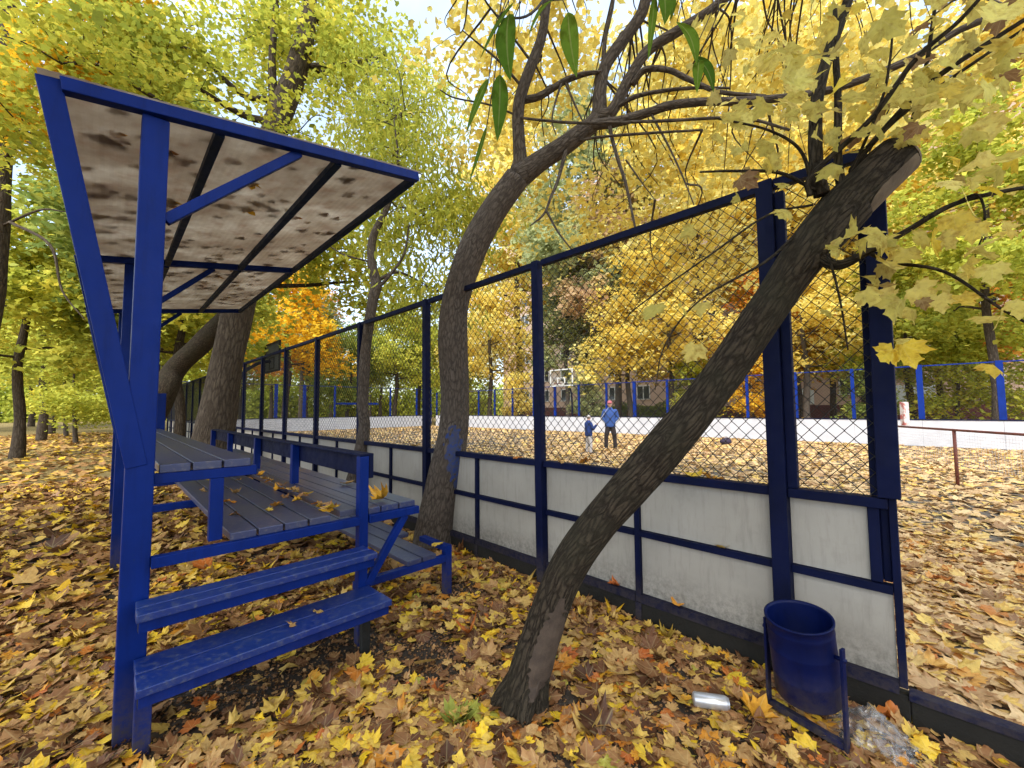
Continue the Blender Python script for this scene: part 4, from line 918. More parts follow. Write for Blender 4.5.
for k_, lab, x, y, Y, lf, sc in [
 ('bushy', 'pale green bush behind the far boards between hoop and man', 588, 440, 27.5, 'willow', .75),
 ('bushy', 'yellow bush behind the far boards right of the man', 697, 440, 25, 'lime', .9),
 ('bushy', 'orange-yellow bush glimpsed left of the thick double post', 757, 440, 22, 'amber', .8),
 ('bushy', 'green-yellow bush below the shop sign', 956, 440, 18.5, 'yellowgreen', .95),
 ('bushy', 'dark green bush just left of the end post beyond the boards', 872, 440, 20, 'green', .75),
 ('bushy', 'lime bush behind the far boards at the right edge', 1040, 440, 17, 'lime', 1.0),
 ('bushy', 'lime bush left of the middle fence post beyond the rink', 470, 440, 37, 'lime', 1.2),
 ('bushy', 'golden bush by the left corner of the brick building', 520, 440, 31.5, 'gold', .9)]: bg(k_, lab, x, y, Y, lf, sc)
for i, (X_, Y_, k_, lf) in enumerate([(-2.5, -3.0, 'tall', 'yellowgreen'), (3.5, -4.5, 'tall', 'gold'), (-7.0, 1.0, 'tall', 'yellowgreen')]):  # trees added out of frame, only to darken the near ground
    r_ = bg(k_, 'tall unseen tree added behind the viewer to shade the bleacher', 512, 440, 10, lf, .95, group='unseen shade trees added behind the viewer'); r_.location = (X_, Y_, 0)
for i, (x, Y, lf) in enumerate([(-90, 30, 'lime'), (-20, 38, 'yellowgreen'), (30, 44, 'lime'), (75, 50, 'yellowgreen'), (120, 42, 'lime'), (160, 36, 'yellowgreen'), (205, 45, 'lime'), (240, 52, 'yellowgreen')]):
    bg('spreading', 'distant yellow-green tree far back across the left lawn', x, 440, Y, lf, 1.3, group='distant trees behind the left lawn')
for i, (x, Y, lf) in enumerate([(270, 66, 'yellowgreen'), (330, 72, 'green'), (380, 78, 'yellowgreen'), (430, 70, 'lime'), (470, 62, 'gold')]):
    bg('spreading', 'distant tree seen hazily past the far end of the rink', x, 440, Y, lf, 1.6, group='distant trees past the rink end')

# ------------------------------------------------------------------ apartment building behind the far trees
NB = 40.0; F0b, F1b = -32, 44; HB = 26.5
def brick():
    t = NT('yellow_brick'); v = t.pos(); b = t.n('ShaderNodeTexBrick'); b.inputs['Scale'].default_value = 4
    rotv = t.n('ShaderNodeMapping'); rotv.inputs['Rotation'].default_value = (R(90), 0, 0); t.l(v, rotv.inputs['Vector']); t.l(rotv.outputs[0], b.inputs['Vector'])
    b.inputs['Color1'].default_value = (.50, .34, .25, 1); b.inputs['Color2'].default_value = (.42, .28, .20, 1); b.inputs['Mortar'].default_value = (.34, .3, .26, 1)
    return t.pbr(t.mix(.4, b.outputs['Color'], t.ramp(t.noise(v, .6, 5), [(.3, (.56, .40, .31)), (.7, (.42, .29, .22))])), .9)
M['brick'] = brick(); M['plinth'] = simple('dark_red_plinth', (.09, .022, .018), (.06, .018, .015), 3, .8)
M['shopwhite'] = simple('pale_shop_panel', (.60, .64, .62), (.52, .56, .55), 2, .5, .05); M['winframe'] = simple('white_window_frame', (.62, .62, .6), (.5, .5, .48), 4, .6)
t = NT('window_glass'); M['glass'] = t.pbr((.02, .025, .03), .08, None, .6)
bd = thing('apartment_building', fen(0, NB), 'long nine-storey yellow-brick apartment block half hidden by trees beyond the rink', 'building')
mb = MB(); mb.box(FENCE, F0b, F1b, NB, NB + 13, 1.62, HB); mb.build('wall', M['brick'], bd)
mb = MB(); mb.box(FENCE, F0b - .1, F1b + .1, NB - .12, NB + 13.1, -.1, 1.6); mb.build('plinth', M['plinth'], bd)
mb = MB(); mb.box(FENCE, F0b - .3, F1b + .3, NB - .4, NB + 13.3, HB + .003, HB + .5); mb.build('roof', M['winframe'], bd)
cols_ = [F0b + 3 + 3.6 * i for i in range(20)]
up_ = MB(); first = None
for fl in range(9):
    for i, F in enumerate(cols_):
        z0 = 2.5 + 2.75 * fl
        if fl == 0 and i % 2 == 0 and F < 12: continue
        if fl < 5:
            if first is None:
                mb = MB(); fr = (fen(F, NB, z0), Fd, Nd)
                for b_ in ((-.8, -.7, -.05, .05, 0, 1.5), (.7, .8, -.05, .05, 0, 1.5), (-.7, .7, -.05, .05, 1.4, 1.5), (-.85, .85, -.09, .05, -.08, 0), (-.05, .05, -.04, .05, .003, 1.397)): mb.box(fr, *b_)
                wo_ = mb.build('window', M['winframe'], bd); g = MB(); g.box(fr, -.699, .699, -.012, .0, .005, 1.395); go = g.build('pane', M['glass'], wo_)
                first = (wo_, go, F, z0)
            else:
                w2 = first[0].copy(); COL.objects.link(w2); w2.parent = bd; g2 = first[1].copy(); COL.objects.link(g2); g2.parent = w2
                dlt = Fd * (F - first[2]) + V(0, 0, z0 - first[3]); w2.location = dlt
        else: up_.box((fen(F, NB, z0), Fd, Nd), -.75, .75, -.03, .0, 0, 1.45)
o = up_.build('upper_windows', M['glass'], bd); o['kind'] = 'stuff'
for F in cols_:
    i = cols_.index(F)
    if i % 2 == 0 and F < 12:
        mb = MB(); mb.box(FENCE, F - 1.1, F + 1.1, NB - .1, NB - .003, 1.7, 3.05); mb.build('shop_panel', M['shopwhite'], bd)
for F in np.arange(F0b + 6, F1b - 4, 10.8):
    for fl in range(1, 8):
        pass
# shop lettering over the ground floor
cu = bpy.data.curves.new('shop_sign', 'FONT'); cu.body = 'APMTC'; cu.size = .62; cu.extrude = .04; cu.align_x = 'CENTER'
so_ = bpy.data.objects.new('shop_sign', cu); COL.objects.link(so_)
dS = fw + rt * (936 - 512) / FOC - up * (376 - 384) / FOC; tS = ((P1 + Nd * (NB - .12) - EYE) @ Nd) / (dS @ Nd); pS = EYE + dS * tS
so_.matrix_world = Matrix(((-Fd[0], 0, -Nd[0], pS[0]), (-Fd[1], 0, -Nd[1], pS[1]), (0, 1, 0, pS[2] - .2), (0, 0, 0, 1)))
t = NT('white_letters'); t.pbr((.85, .85, .85), .5); cu.materials.append(t.m)
mw_ = so_.matrix_world.copy(); bpy.context.view_layer.update(); me_ = bpy.data.meshes.new_from_object(so_.evaluated_get(bpy.context.evaluated_depsgraph_get())); bpy.data.objects.remove(so_); so_ = bpy.data.objects.new('shop_sign', me_); COL.objects.link(so_); so_.matrix_world = mw_
tag(so_, 'white block letters of a shop sign on the brick building at the right', 'sign')
# dark hedge beyond the far boards
def hedge(name, F0, F1, N, h, label, leaf):
    n = 5200; P = np.array([fen(rng.uniform(F0, F1), N + rng.normal(0, .35), 0) for _ in range(n)]); P[:, 2] = rng.uniform(.05, 1, n) ** .7 * h * (1 + .1 * np.sin(P[:, 0] * 3))
    o = leaf_mesh(name, CROWN_LEAF, P, rng.uniform(.09, .16, n), rng.normal(size=(n, 3)) + V(0, 0, .5), rng.random(n) * .4, LM[leaf], at0=fen((F0 + F1) / 2, N)); tag(o, label, 'hedge')
def treeline2(p, q, label):
    n = 70000; u_ = rng.random(n)[:, None]; P = V(*p)[None] * (1 - u_) + V(*q)[None] * u_ + np.column_stack([rng.normal(0, 2.0, (n, 2)), np.zeros(n)])
    hh = 7 + 2.5 * np.sin(u_[:, 0] * 31) + 1.8 * np.sin(u_[:, 0] * 77 + 1); P[:, 2] = rng.random(n) ** 1.1 * hh
    o = leaf_mesh('treeline', CROWN_LEAF, P, rng.uniform(.3, .6, n), rng.normal(size=(n, 3)) + V(0, 0, .6), np.clip(.5 * rng.random(n) + .4 * (np.sin(u_[:, 0] * 19) * .5 + .5), 0, 1), LM['lime']); tag(o, label, 'trees', kind='stuff')
treeline2((-110, 52, 0), (0, 92, 0), 'far belt of yellow-green trees closing the view behind the park')
hedge('hedge', 11, 19, NW + 7, 1.75, 'clipped dark green hedge behind the boards beside the man and child', 'green')

# ------------------------------------------------------------------ low net across the rink at the right
M['rust'] = simple('rusty_red_pipe', (.17, .045, .03), (.11, .035, .025), 12, .7, .4)
gn = gnd(958, 487)
nt_ = thing('low_net', gn, 'low rusty pipe net frame standing on the leafy rink at the right', 'net')
n0 = gn; dirn = at(905, 428, 9.1) - at(959, 430, 7.65); dirn[2] = 0; dirn /= np.linalg.norm(dirn); zt = at(959, 430, n0[1])[2]
pa = n0 + dirn * 2.0; pb_ = n0 - dirn * 2.6
mb = MB(); mb.tube([n0 + V(0, 0, -.02), n0 + V(0, 0, zt - .02)], .026, 10); mb.build('post', M['rust'], nt_, smooth=True)
mb = MB(); mb.tube([n0 - dirn * 3.2 + V(0, 0, -.02), n0 - dirn * 3.2 + V(0, 0, zt - .02)], .026, 10); mb.build('post', M['rust'], nt_, smooth=True)
mb = MB(); mb.tube([n0 + dirn * 2.2 + V(0, 0, zt), n0 - dirn * 3.3 + V(0, 0, zt)], .022, 10); mb.build('top_pipe', M['rust'], nt_, smooth=True)
mb = MB()
M['net'] = simple('pale_net_cord', (.5, .5, .52), (.42, .42, .44), 9, .8, 0)
for s_ in np.arange(-3.15, 2.2, .055): mb.bar(n0 - dirn * -s_ + V(0, 0, zt - .04), n0 - dirn * -s_ + V(0, 0, .38), .0022)
for z_ in np.arange(.4, zt - .05, .055): mb.bar(n0 + dirn * 2.15 + V(0, 0, z_), n0 - dirn * 3.15 + V(0, 0, z_), .0022)
mb.build('netting', M['net'], nt_)
M['redwhite'] = simple('faded_red_white_paint', (.62, .55, .52), (.42, .12, .10), 5, .7, .1, lo=.46, hi=.52)
gp = at(905.5, 427, 9.1); mb = MB(); mb.box((V(gp[0], gp[1], 0), V(1, 0, 0), V(0, 1, 0)), -.06, .06, -.05, .05, zt + .024, at(906, 402, 9.1)[2]); mb.build('end_pad', M['redwhite'], nt_, bevel=.01)

# ------------------------------------------------------------------ basketball hoops
def hoop(F, N, side, label, board_mat, glassy):
    """board parallel to the long side, facing the rink; side=+1 stands at the far boards"""
    base = fen(F, N + side * 1.1); t = thing('basketball_hoop', base, label, 'basketball hoop')
    fr = (fen(F, N), Fd, Nd); z0, z1 = 2.9, 3.98
    mb = MB(); mb.tube(bez([fen(F, N + side * 1.1, -.05), fen(F, N + side * 1.1, 1.8), fen(F, N + side * .95, 2.7), fen(F, N + side * .5, 3.15), fen(F, N + side * .06, 3.3)], 6), .055, 10); mb.build('pole', M['fence_blue'], t, smooth=True)
    mb = MB(); y0, y1 = (-.03, .03)
    for b in ((-.9, .9, y0, y1, z0, z0 + .06), (-.9, .9, y0, y1, z1 - .06, z1), (-.9, -.84, y0, y1, z0 + .061, z1 - .061), (.84, .9, y0, y1, z0 + .061, z1 - .061),
              (-.3, -.25, y0, y1, z0 + .1, z0 + .55), (.25, .3, y0, y1, z0 + .1, z0 + .55), (-.249, .249, y0, y1, z0 + .5, z0 + .55), (-.249, .249, y0, y1, z0 + .1, z0 + .15)): mb.box(fr, *b)
    mb.build('frame', M['winframe'] if glassy else M['kerb'], t)
    mb = MB(); mb.box(fr, -.838, .838, -.008, .008, z0 + .062, z1 - .062)
    if glassy:
        t_ = NT('clear_backboard'); b1 = t_.n('ShaderNodeBsdfTransparent'); b2 = t_.n('ShaderNodeBsdfGlossy'); b2.inputs['Roughness'].default_value = .05; mxx = t_.n('ShaderNodeMixShader'); mxx.inputs[0].default_value = .12
        t_.l(b1.outputs[0], mxx.inputs[1]); t_.l(b2.outputs[0], mxx.inputs[2]); t_.l(mxx.outputs[0], t_.out.inputs['Surface']); mb.build('backboard', t_.m, t)
    else: mb.build('backboard', board_mat, t)
    mb = MB(); ang = np.linspace(0, 2 * np.pi, 20); c = fen(F, N - side * .38, 3.05)
    mb.tube([c + V(math.cos(a) * .225, math.sin(a) * .225, 0) for a in ang], .012, 6, caps=False); mb.bar(fen(F, N - side * .04, 3.05), fen(F, N - side * .16, 3.05), .06, .03); mb.build('rim', M['rust'], t, smooth=True)
M['darkboard'] = simple('dark_back_of_board', (.035, .04, .045), (.06, .062, .06), 3, .7)
hoop(16.1, 1.57, -1, 'dark-backed basketball board seen from behind beside the slim fence posts', M['darkboard'], False)
hoop(15.5, 17.75, 1, 'clear basketball backboard with white frame beside the middle fence post', None, True)

# ------------------------------------------------------------------ litter bin, can, plastic film, bag
M['binblue'] = paint_blue('bin_blue_paint', (.001, .006, .06), (.001, .004, .035), (.008, .01, .025), .62, .35)
b_l, b_r = gnd(768, 708), gnd(845, 755)
bc = (gnd(806, 733))
bn = thing('litter_bin', (bc[0], bc[1], 0), 'dark blue tilting metal litter bin hung in a steel frame by the boards', 'litter bin')
ax_ = b_r - b_l; hw = np.linalg.norm(ax_) / 2; ax_ /= np.linalg.norm(ax_); ay_ = np.cross(V(0, 0, 1), ax_)
rb = hw - .028
Yc = bc[1]
zt_ = at(798, 615, Yc)[2]; zb_ = at(803, 696, Yc)[2]
tilt = R(9)
mb = MB(); prof = [(rb * .97, zb_), (rb, zb_ + .006), (rb, zb_ + .10), (rb + .0016, zb_ + .105), (rb, zb_ + .11), (rb, zb_ + .22), (rb + .0016, zb_ + .225), (rb, zb_ + .23), (rb, zt_ - .05), (rb + .0016, zt_ - .045), (rb, zt_ - .04), (rb, zt_ - .006), (rb + .005, zt_ - .003), (rb + .005, zt_ + .003), (rb - .004, zt_ + .003), (rb - .006, zt_ - .01), (rb - .006, zb_ + .02), (0.001, zb_ + .02)]
ns = 40; vs = []; cz = (zt_ + zb_) / 2 + .06
c0 = V(bc[0], bc[1], 0)
for r_, z_ in prof:
    for j in range(ns):
        a = 2 * math.pi * j / ns; lx, ly, lz = math.cos(a) * r_, math.sin(a) * r_, z_ - cz
        ly2 = ly * math.cos(tilt) + lz * math.sin(tilt); lz2 = -ly * math.sin(tilt) * -1 + lz * math.cos(tilt)
        ly2, lz2 = ly * math.cos(tilt) - lz * math.sin(tilt), ly * math.sin(tilt) + lz * math.cos(tilt)
        vs.append(c0 + ax_ * lx + ay_ * ly2 + V(0, 0, lz2 + cz))
fs = [(i * ns + j, i * ns + (j + 1) % ns, (i + 1) * ns + (j + 1) % ns, (i + 1) * ns + j) for i in range(len(prof) - 1) for j in range(ns)] + [tuple(range(ns))[::-1]]
mb.add(vs, fs); mb.build('bucket', M['binblue'], bn, smooth=True)
mb = MB()
for s_ in (-1, 1):
    p = c0 + ax_ * s_ * hw; mb.bar(p + V(0, 0, .0), p + V(0, 0, zt_ - .10), .03, .012, tuple(ax_)) if False else mb.post(p, p + V(0, 0, zt_ - .075), (p, ax_, ay_), .012, .03)
    mb.box((p, ax_, ay_), -.012, .012, -.13, .13, .0, .012)
mb.box((c0, ax_, ay_), -hw + .008, hw - .008, -.015, .015, .03, .06); mb.build('stand', M['binblue'], bn, bevel=.002)
mb = MB()
for s_ in (-1, 1): mb.tube([c0 + ax_ * s_ * (hw - .03) + V(0, 0, cz), c0 + ax_ * s_ * (hw + .014) + V(0, 0, cz)], .009, 10)
mb.build('pivot', M['binblue'], bn, smooth=True)
# can
M['can'] = simple('scuffed_silver_can', (.62, .62, .65), (.5, .5, .54), 20, .32, .05, metal=.65)
cc = gnd(711, 710); d = gnd(726, 711) - gnd(697, 707); d /= np.linalg.norm(d); up_c = V(0, 0, .042)
mb = MB(); L_ = .165; prof = [(-.503, .0), (-.5, .024), (-.485, .027), (-.46, .033), (.40, .033), (.45, .030), (.485, .025), (.5, .026), (.501, .023), (.503, .0)]
mb.tube([cc + d * L_ * s_ + up_c for s_, r_ in prof], [max(r_, .001) for s_, r_ in prof], 22)
o = mb.build('drink_can', M['can'], None, smooth=True, at0=cc); tag(o, 'crumple-free silver drink can lying on the leaves between leaning trunk and bin', 'can'); o['label'] = 'silver drink can lying on the leaves between the leaning trunk and bin'
# plastic film behind the bin
t = NT('clear_plastic_film'); tr_ = t.n('ShaderNodeBsdfTransparent'); gl = t.n('ShaderNodeBsdfGlossy'); gl.inputs['Roughness'].default_value = .3; df = t.n('ShaderNodeBsdfDiffuse'); df.inputs[0].default_value = (.30, .30, .31, 1)
m1 = t.n('ShaderNodeMixShader'); m1.inputs[0].default_value = .72; t.l(gl.outputs[0], m1.inputs[1]); t.l(df.outputs[0], m1.inputs[2])
m2 = t.n('ShaderNodeMixShader'); m2.inputs[0].default_value = .26; t.l(tr_.outputs[0], m2.inputs[1]); t.l(m1.outputs[0], m2.inputs[2]); t.l(m2.outputs[0], t.out.inputs['Surface'])
pc = gnd(872, 742) ; nx, ny = 34, 26; mb = MB(); vs = []
ang0 = fen(1, 0) - fen(0, 0)
for i in range(nx):
    for j in range(ny):
        u_, v_ = i / (nx - 1) - .5, j / (ny - 1) - .5
        h_ = .30 * math.exp(-((u_ * 3.0) ** 2 + (v_ * 2.2) ** 2)) + .022 * (math.sin(u_ * 31 + v_ * 17) + math.sin(u_ * 13 - v_ * 37) + math.sin(u_ * 57 + 2) * .7) * (1 - abs(u_)) + rng.normal(0, .005)
        vs.append(pc + Fd * (u_ * -.34) + Nd * (v_ * .25 + .0) + V(rng.normal(0, .006), rng.normal(0, .006), max(.012, h_ * .46)))
mb.add(vs, [(i * ny + j, i * ny + j + 1, (i + 1) * ny + j + 1, (i + 1) * ny + j) for i in range(nx - 1) for j in range(ny - 1)])
o = mb.build('plastic_film', t.m, None, smooth=True, at0=pc); tag(o, 'crumpled clear plastic film on the leaves behind the litter bin', 'plastic film')
# dark bag on the rink
M['bag'] = simple('dark_purple_cloth', (.02, .016, .035), (.035, .02, .045), 10, .8, .5, bd=.02)
bg_ = gnd(726, 445); mb = MB(); vs = []; ns = 18; nr_ = 10
for i in range(nr_ + 1):
    ph = math.pi * i / nr_
    for j in range(ns):
        a = 2 * math.pi * j / ns; rr_ = 1 + .09 * math.sin(3 * a + 1) + .06 * math.sin(5 * a)
        vs.append(bg_ + V(.22 * math.sin(ph) * math.cos(a) * rr_, .15 * math.sin(ph) * math.sin(a) * rr_, .14 - .14 * math.cos(ph) * (1.0 + .1 * math.sin(2 * a))))
mb.add(vs, [(i * ns + j, i * ns + (j + 1) % ns, (i + 1) * ns + (j + 1) % ns, (i + 1) * ns + j) for i in range(nr_) for j in range(ns)])
bo = thing('sports_bag', bg_, 'small dark bag lying on the rink in front of the far boards', 'bag'); mb.build('body', M['bag'], bo, smooth=True)
mb = MB(); mb.tube(bez([bg_ + V(-.15, 0, .2), bg_ + V(-.1, -.02, .3), bg_ + V(.02, -.03, .32), bg_ + V(.1, 0, .26)], 5), .012, 6); mb.build('strap', M['bag'], bo, smooth=True)

# ------------------------------------------------------------------ people
def skin(name, verts, edges, rad, mat, parent, sub=2):
    me = bpy.data.meshes.new(name); off = V(*parent['_o']); me.from_pydata([(np.asarray(v) - off).tolist() for v in verts], edges, [])
    o = bpy.data.objects.new(name, me); COL.objects.link(o)
    m = o.modifiers.new('skin', 'SKIN'); m.use_smooth_shade = True
    for i, sv_ in enumerate(me.skin_vertices[0].data): r_ = rad[i]; sv_.radius = (r_, r_) if np.ndim(r_) == 0 else r_; sv_.use_root = (i == 0)
    s2 = o.modifiers.new('sub', 'SUBSURF'); s2.levels = s2.render_levels = sub
    dg = bpy.context.evaluated_depsgraph_get(); me2 = bpy.data.meshes.new_from_object(o.evaluated_get(dg)); me2.name = name
    o.modifiers.clear(); o.data = me2; me2.materials.clear(); me2.materials.append(mat); o.parent = parent; o['_o'] = list(parent['_o'])
    return o
M['skin'] = simple('skin', (.50, .30, .22), (.44, .25, .18), 12, .55, .05)
def cloth(name, c): return simple(name, c, tuple(x * .7 for x in c), 14, .85, .5, bd=.01)
def person(name, foot, h, face_to, label, coat, pants, shoe, hat, arms, hair, stance=.1):
    """standing figure; arms: 'pockets' or 'raised'"""
    foot = V(foot[0], foot[1], 0); t = thing(name, foot, label, 'person')
    f = V(face_to[0], face_to[1], 0) - foot; f[2] = 0; f /= np.linalg.norm(f); s_ = np.cross(f, V(0, 0, 1))     # s_ = the figure's right... sideways
    s_ = -s_
    def P(x, y, z): return foot + s_ * x * h + f * y * h + V(0, 0, z * h)
    st_ = stance / h
    K = h
    hip = .50; sh = .815
    verts = [P(0, 0, hip + .02), P(0, 0, .62), P(0, -.005, .74), P(0, 0, .83), P(0, .012, .875), P(0, .015, .94)]
    edges = [(0, 1), (1, 2), (2, 3), (3, 4), (4, 5)]; rad = [.06 * K, .06 * K, .066 * K, .036 * K, .032 * K, .055 * K]
    body = []
    def chain_(root, pts, rs):
        prev = root
        for p_, r_ in zip(pts, rs): verts.append(p_); rad.append(r_ * K); edges.append((prev, len(verts) - 1)); prev = len(verts) - 1
        return prev
    AR = {}
    for sg in (-1, 1):
        chain_(0, [P(sg * .045, 0, hip - .02), P(sg * (.055 + st_ * .35), .01, .27), P(sg * (.06 + st_ * .5), -.005, .05)], [.045, .032, .024])
        if arms == 'pockets': pts = [P(sg * .11, 0, .80), P(sg * .15, -.02, .655), P(sg * .078, .02, .56)]
        else: pts = [P(sg * .095, 0, .79), P(sg * .13, .05, .64), P(sg * .09, .19, .68 if sg > 0 else .74)]
        e = chain_(2, pts, [.032, .025, .018]); AR[sg] = pts
        # hand: palm and five fingers
        w0 = pts[-1]; dr = pts[-1] - pts[-2]; dr /= np.linalg.norm(dr); sd_ = np.cross(dr, V(0, 0, 1)); sd_ /= np.linalg.norm(sd_)
        pm = chain_(e, [w0 + dr * .035 * K], [.017])
        for q_ in range(4):
            b0 = w0 + dr * .045 * K + sd_ * (q_ - 1.5) * .012 * K; L_ = (.03, .036, .034, .026)[q_] * K
            chain_(pm, [b0, b0 + dr * L_ + V(0, 0, .008 * K)], [.0055, .0045])
        chain_(e, [w0 + dr * .02 * K - sd_ * .03 * K, w0 + dr * .042 * K - sd_ * .036 * K], [.006, .005])
    skin('body', verts, edges, rad, M['skin'], t, 2)
    # head details on top of the body: nose, eyes, ears
    hc = P(0, .015, .935); mb = MB()
    def ell(mb, c, rx, ry, rz, ns=14, nr=9):
        vs = [c + s_ * rx * math.sin(math.pi * i / nr) * math.cos(2 * math.pi * j / ns) + f * ry * math.sin(math.pi * i / nr) * math.sin(2 * math.pi * j / ns) + V(0, 0, rz * math.cos(math.pi * i / nr)) for i in range(nr + 1) for j in range(ns)]
        mb.add(vs, [(i * ns + j, i * ns + (j + 1) % ns, (i + 1) * ns + (j + 1) % ns, (i + 1) * ns + j) for i in range(nr) for j in range(ns)])
    ell(mb, hc, .043 * K, .052 * K, .065 * K); ell(mb, hc + f * .053 * K + V(0, 0, -.008 * K), .007 * K, .011 * K, .013 * K, 8, 6)
    for sg in (-1, 1): ell(mb, hc + s_ * sg * .044 * K + V(0, 0, -.005 * K), .006 * K, .010 * K, .016 * K, 8, 6)
    ell(mb, hc + f * .045 * K + V(0, 0, -.037 * K), .016 * K, .006 * K, .004 * K, 8, 6)
    mb.build('face', M['skin'], t, smooth=True)
    mb = MB()
    for sg in (-1, 1): ell(mb, hc + f * .047 * K + s_ * sg * .018 * K + V(0, 0, .008 * K), .006 * K, .004 * K, .004 * K, 8, 6)
    mb.build('eyes', M['kerb'], t, smooth=True)
    mb = MB(); ell(mb, hc + V(0, 0, .012 * K) - f * .006 * K, .049 * K, .055 * K, .06 * K); mb.build('hair', hair, t, smooth=True)
    if hat:
        mb = MB(); ell(mb, hc + V(0, 0, .03 * K) - f * .003 * K, .053 * K, .06 * K, .048 * K); ell(mb, hc + f * .062 * K + V(0, 0, .026 * K), .036 * K, .03 * K, .006 * K) if arms == 'pockets' else ell(mb, hc + V(0, 0, .078 * K), .015 * K, .015 * K, .015 * K)
        mb.build('cap', hat, t, smooth=True)
    # coat and trousers: shells that follow the body
    def rings(mb, rr_, ns=24):
        vs = []; fs = []; m = len(rr_)
        for k_, (z_, rx, ry, yo) in enumerate(rr_):
            for q_ in range(ns):
                a_ = 2 * math.pi * q_ / ns; wv = 1 + .025 * math.sin(a_ * 5 + z_ * 60) + .02 * math.sin(a_ * 3 - z_ * 90)
                cx, cy_ = math.cos(a_), math.sin(a_); e_ = .82
                vs.append(P(rx * abs(cx) ** e_ * (1 if cx > 0 else -1) * wv, yo + ry * abs(cy_) ** e_ * (1 if cy_ > 0 else -1) * wv, z_))
        fs = [(a * ns + b, a * ns + (b + 1) % ns, (a + 1) * ns + (b + 1) % ns, (a + 1) * ns + b) for a in range(m - 1) for b in range(ns)] + [tuple(range(ns))[::-1], tuple((m - 1) * ns + b for b in range(ns))]
        mb.add(vs, fs)
    mb = MB(); rings(mb, [(.455, .098, .078, 0), (.462, .106, .084, 0), (.5, .108, .086, 0), (.56, .106, .084, 0), (.62, .107, .085, 0), (.68, .112, .086, 0), (.74, .118, .085, -.004), (.785, .118, .078, -.006), (.812, .100, .066, -.006), (.832, .066, .052, -.004), (.846, .047, .045, .004), (.868, .044, .044, .008)])
    for sg in (-1, 1):
        a0, a1, a2 = AR[sg]; q = bez([P(sg * .085, -.004, .795), a0 + (a1 - a0) * .15, (a0 + a1) / 2 , a1, a1 + (a2 - a1) * .55, a1 + (a2 - a1) * .93], 4); mb.tube(q, lerp_r([.045 * K, .046 * K, .042 * K, .037 * K, .034 * K, .03 * K], len(q)), 14, .05, seed=sg)
    mb.build('coat', coat, t, smooth=True)
    mb = MB(); rings(mb, [(.44, .088, .066, 0), (.47, .096, .074, 0), (.52, .094, .072, 0), (.56, .085, .065, 0)])
    for sg in (-1, 1):
        q = bez([P(sg * .045, 0, .50), P(sg * .05, .004, .42), P(sg * (.056 + st_ * .35), .012, .28), P(sg * (.058 + st_ * .45), .0, .15), P(sg * (.06 + st_ * .5), -.003, .028)], 4); mb.tube(q, lerp_r([.056 * K, .058 * K, .046 * K, .041 * K, .038 * K], len(q)), 14, .05, seed=sg + 2)
    mb.build('trousers', pants, t, smooth=True)
    for sg in (-1, 1):
        x_ = sg * (.06 + st_ * .5); mb = MB(); mb.tube([P(x_, -.035, .022), P(x_, .0, .03), P(x_ * 1.05, .05, .022), P(x_ * 1.1, .095, .014), P(x_ * 1.1, .108, .01)], [.022 * K, .032 * K, .03 * K, .022 * K, .009 * K], 12, flat=.9); mb.build('shoe', shoe, t, smooth=True)
    return t, AR
mf = (gnd(606.5, 448.5) + gnd(615, 449)) / 2
man, _ = person('person', mf, 1.76, mf + V(-.25, -1, 0), 'man in bright blue jacket and reddish cap standing on the rink, hands in pockets', cloth('blue_jacket', (.03, .075, .26)), cloth('dark_trousers', (.022, .016, .018)), cloth('dark_shoes', (.03, .022, .02)), cloth('reddish_cap', (.42, .12, .14)), 'pockets', cloth('grey_hair', (.3, .28, .26)), .12)
cf = (gnd(586, 453.5) + gnd(592, 453.5)) / 2
kid, AK = person('person', cf, 1.27, cf + V(.8, .35, 0), 'child in a navy jacket and light trousers holding up a thin stick beside the man', cloth('navy_jacket', (.012, .035, .16)), cloth('light_trousers', (.45, .42, .42)), cloth('child_shoes', (.04, .03, .03)), cloth('pale_knit_hat', (.5, .46, .44)), 'raised', cloth('brown_hair', (.1, .07, .05)), .07)
hp = (AK[1][-1] + AK[-1][-1]) / 2
hp = AK[-1][-1] + (AK[-1][-1] - AK[-1][-2]) * .12
mb = MB(); sdir = V(.55, .15, .75); sdir /= np.linalg.norm(sdir); mb.tube([hp - sdir * .12, hp + sdir * .75], [.008, .005], 6)
o = mb.build('stick', simple('pale_stick', (.45, .40, .34), None, 8, .7), None, at0=hp); tag(o, 'thin pale stick held up by the child', 'stick')

# ------------------------------------------------------------------ single leaves resting on rails and bleacher
def one_leaf(p, s, rv, label, mat='litter', nrm=(0, 0, 1), group=None, cur=.5):
    p = np.asarray(p, float); c = rng.normal(0, cur, (1, 4)); c[:, 0] = abs(c[:, 0]); c[:, 1] = abs(c[:, 1])
    o = leaf_mesh('fallen_leaf', MAPLE, p[None], np.array([s]), np.array([nrm], float) + rng.normal(0, .15, (1, 3)), np.array([rv]), LM[mat], curl=c, fan=True, at0=p); tag(o, label, 'leaf', group)
for x, dz, s, rv, lab in ((515, .02, .10, .95, 'orange-red leaf on the board rail just left of the middle post'), (580, .02, .11, .93, 'orange leaf on the board rail between the middle post and leaning trunk'), (562, .015, .06, .5, 'small tan leaf on the board rail close to the middle post'), (692, .02, .11, .8, 'yellow leaf on the board rail right of the leaning trunk'), (708, .02, .11, .92, 'orange leaf lying beside a yellow one on the board rail'), (412, .015, .12, .6, 'tan leaf on the board rail left of the bent trunk')):
    d = fw + rt * (x - 512) / FOC; tt = ((P1 - Nd * .03 - EYE) @ Nd) / (d @ Nd); q = EYE + d * tt; q[2] = ZB + .03; one_leaf(q, s, rv, lab)
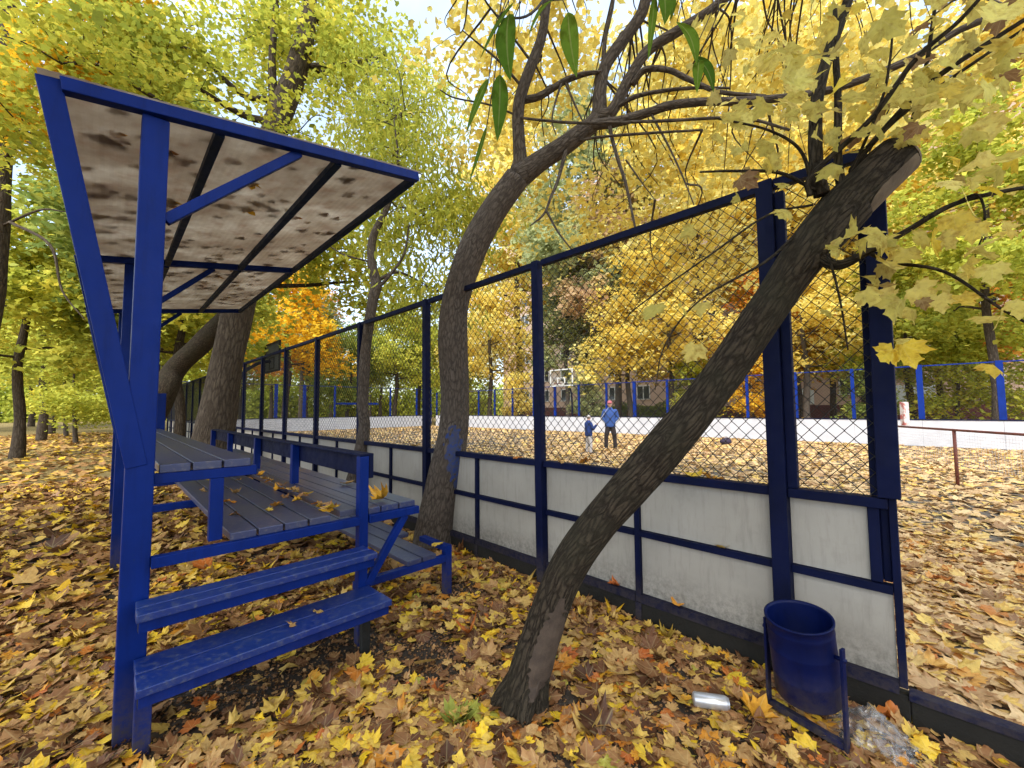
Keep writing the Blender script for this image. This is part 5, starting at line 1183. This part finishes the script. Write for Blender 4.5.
for F, rv, lab in ((.62, .92, 'orange leaf caught on the bottom rail right of the leaning trunk base'), (1.06, .97, 'dark red leaf on the bottom rail beside the leaning trunk'), (.3, .7, 'tan leaf caught on the mid rail near the litter bin')):
    one_leaf(fen(F, -.03, .635 if rv == .7 else .192), .08, rv, lab)
gl_ = 'leaves heaped along the gap in the bleacher deck'
for i in range(34):
    b = rng.uniform(.12, 3.6); one_leaf(ble(.605 + rng.normal(0, .022), min(b, 5.2), ZD + rng.uniform(.004, .03)), rng.uniform(.045, .085), rng.uniform(.3, .97), 'dry curled leaf lying along the gap between deck and seat planks', group=gl_, cur=.4)
for i, (a, b) in enumerate([(.2, .9), (.3, 1.3), (.42, .55), (.36, .5), (.5, .8), (.25, 2.1), (.12, 1.5), (.45, 1.9), (.3, .42), (.15, .5)]):
    one_leaf(ble(a, b, ZD + .008), rng.uniform(.05, .09), rng.uniform(.2, .95), 'single leaf lying on the grey-blue deck planks', group='leaves on the deck planks', cur=.5)
one_leaf(ble(1.0, .18, ZD + .015), .12, .9, 'large curled orange-tan leaf on the front seat planks', cur=.8); one_leaf(ble(1.05, 1.0, ZD + .01), .10, .5, 'flat tan leaf further back on the front seat planks')
one_leaf(ble(1.52, .33, ZF + .04), .09, .76, 'pale yellow leaf on the footrest end cap by the bent trunk')
for a, b, rv, lab in ((.30, .06, .45, 'small pale leaf on the lower step near its middle'), (.42, .12, .6, 'dry curled sliver of leaf on the lower step')): one_leaf(ble(a, b - .25, .376), .05, rv, lab)
# tuft of weeds
pw = gnd(457, 722); n = 46; th = rng.uniform(0, 6.28, n); lp = np.tile(pw, (n, 1)) + np.column_stack([rng.normal(0, .018, (n, 2)), np.zeros(n)])
hd = np.column_stack([np.cos(th), np.sin(th), rng.uniform(.25, 1.2, n)]); o = leaf_mesh('weed', LANCE, lp, rng.uniform(.06, .12, n), np.column_stack([-np.cos(th), -np.sin(th), np.ones(n)]), .6 + .4 * rng.random(n), LM['green'], head=hd, at0=pw)
tag(o, 'small tuft of green weed among the leaves in the foreground', 'weed')
for o in bpy.data.objects:
    if '_o' in o: del o['_o']
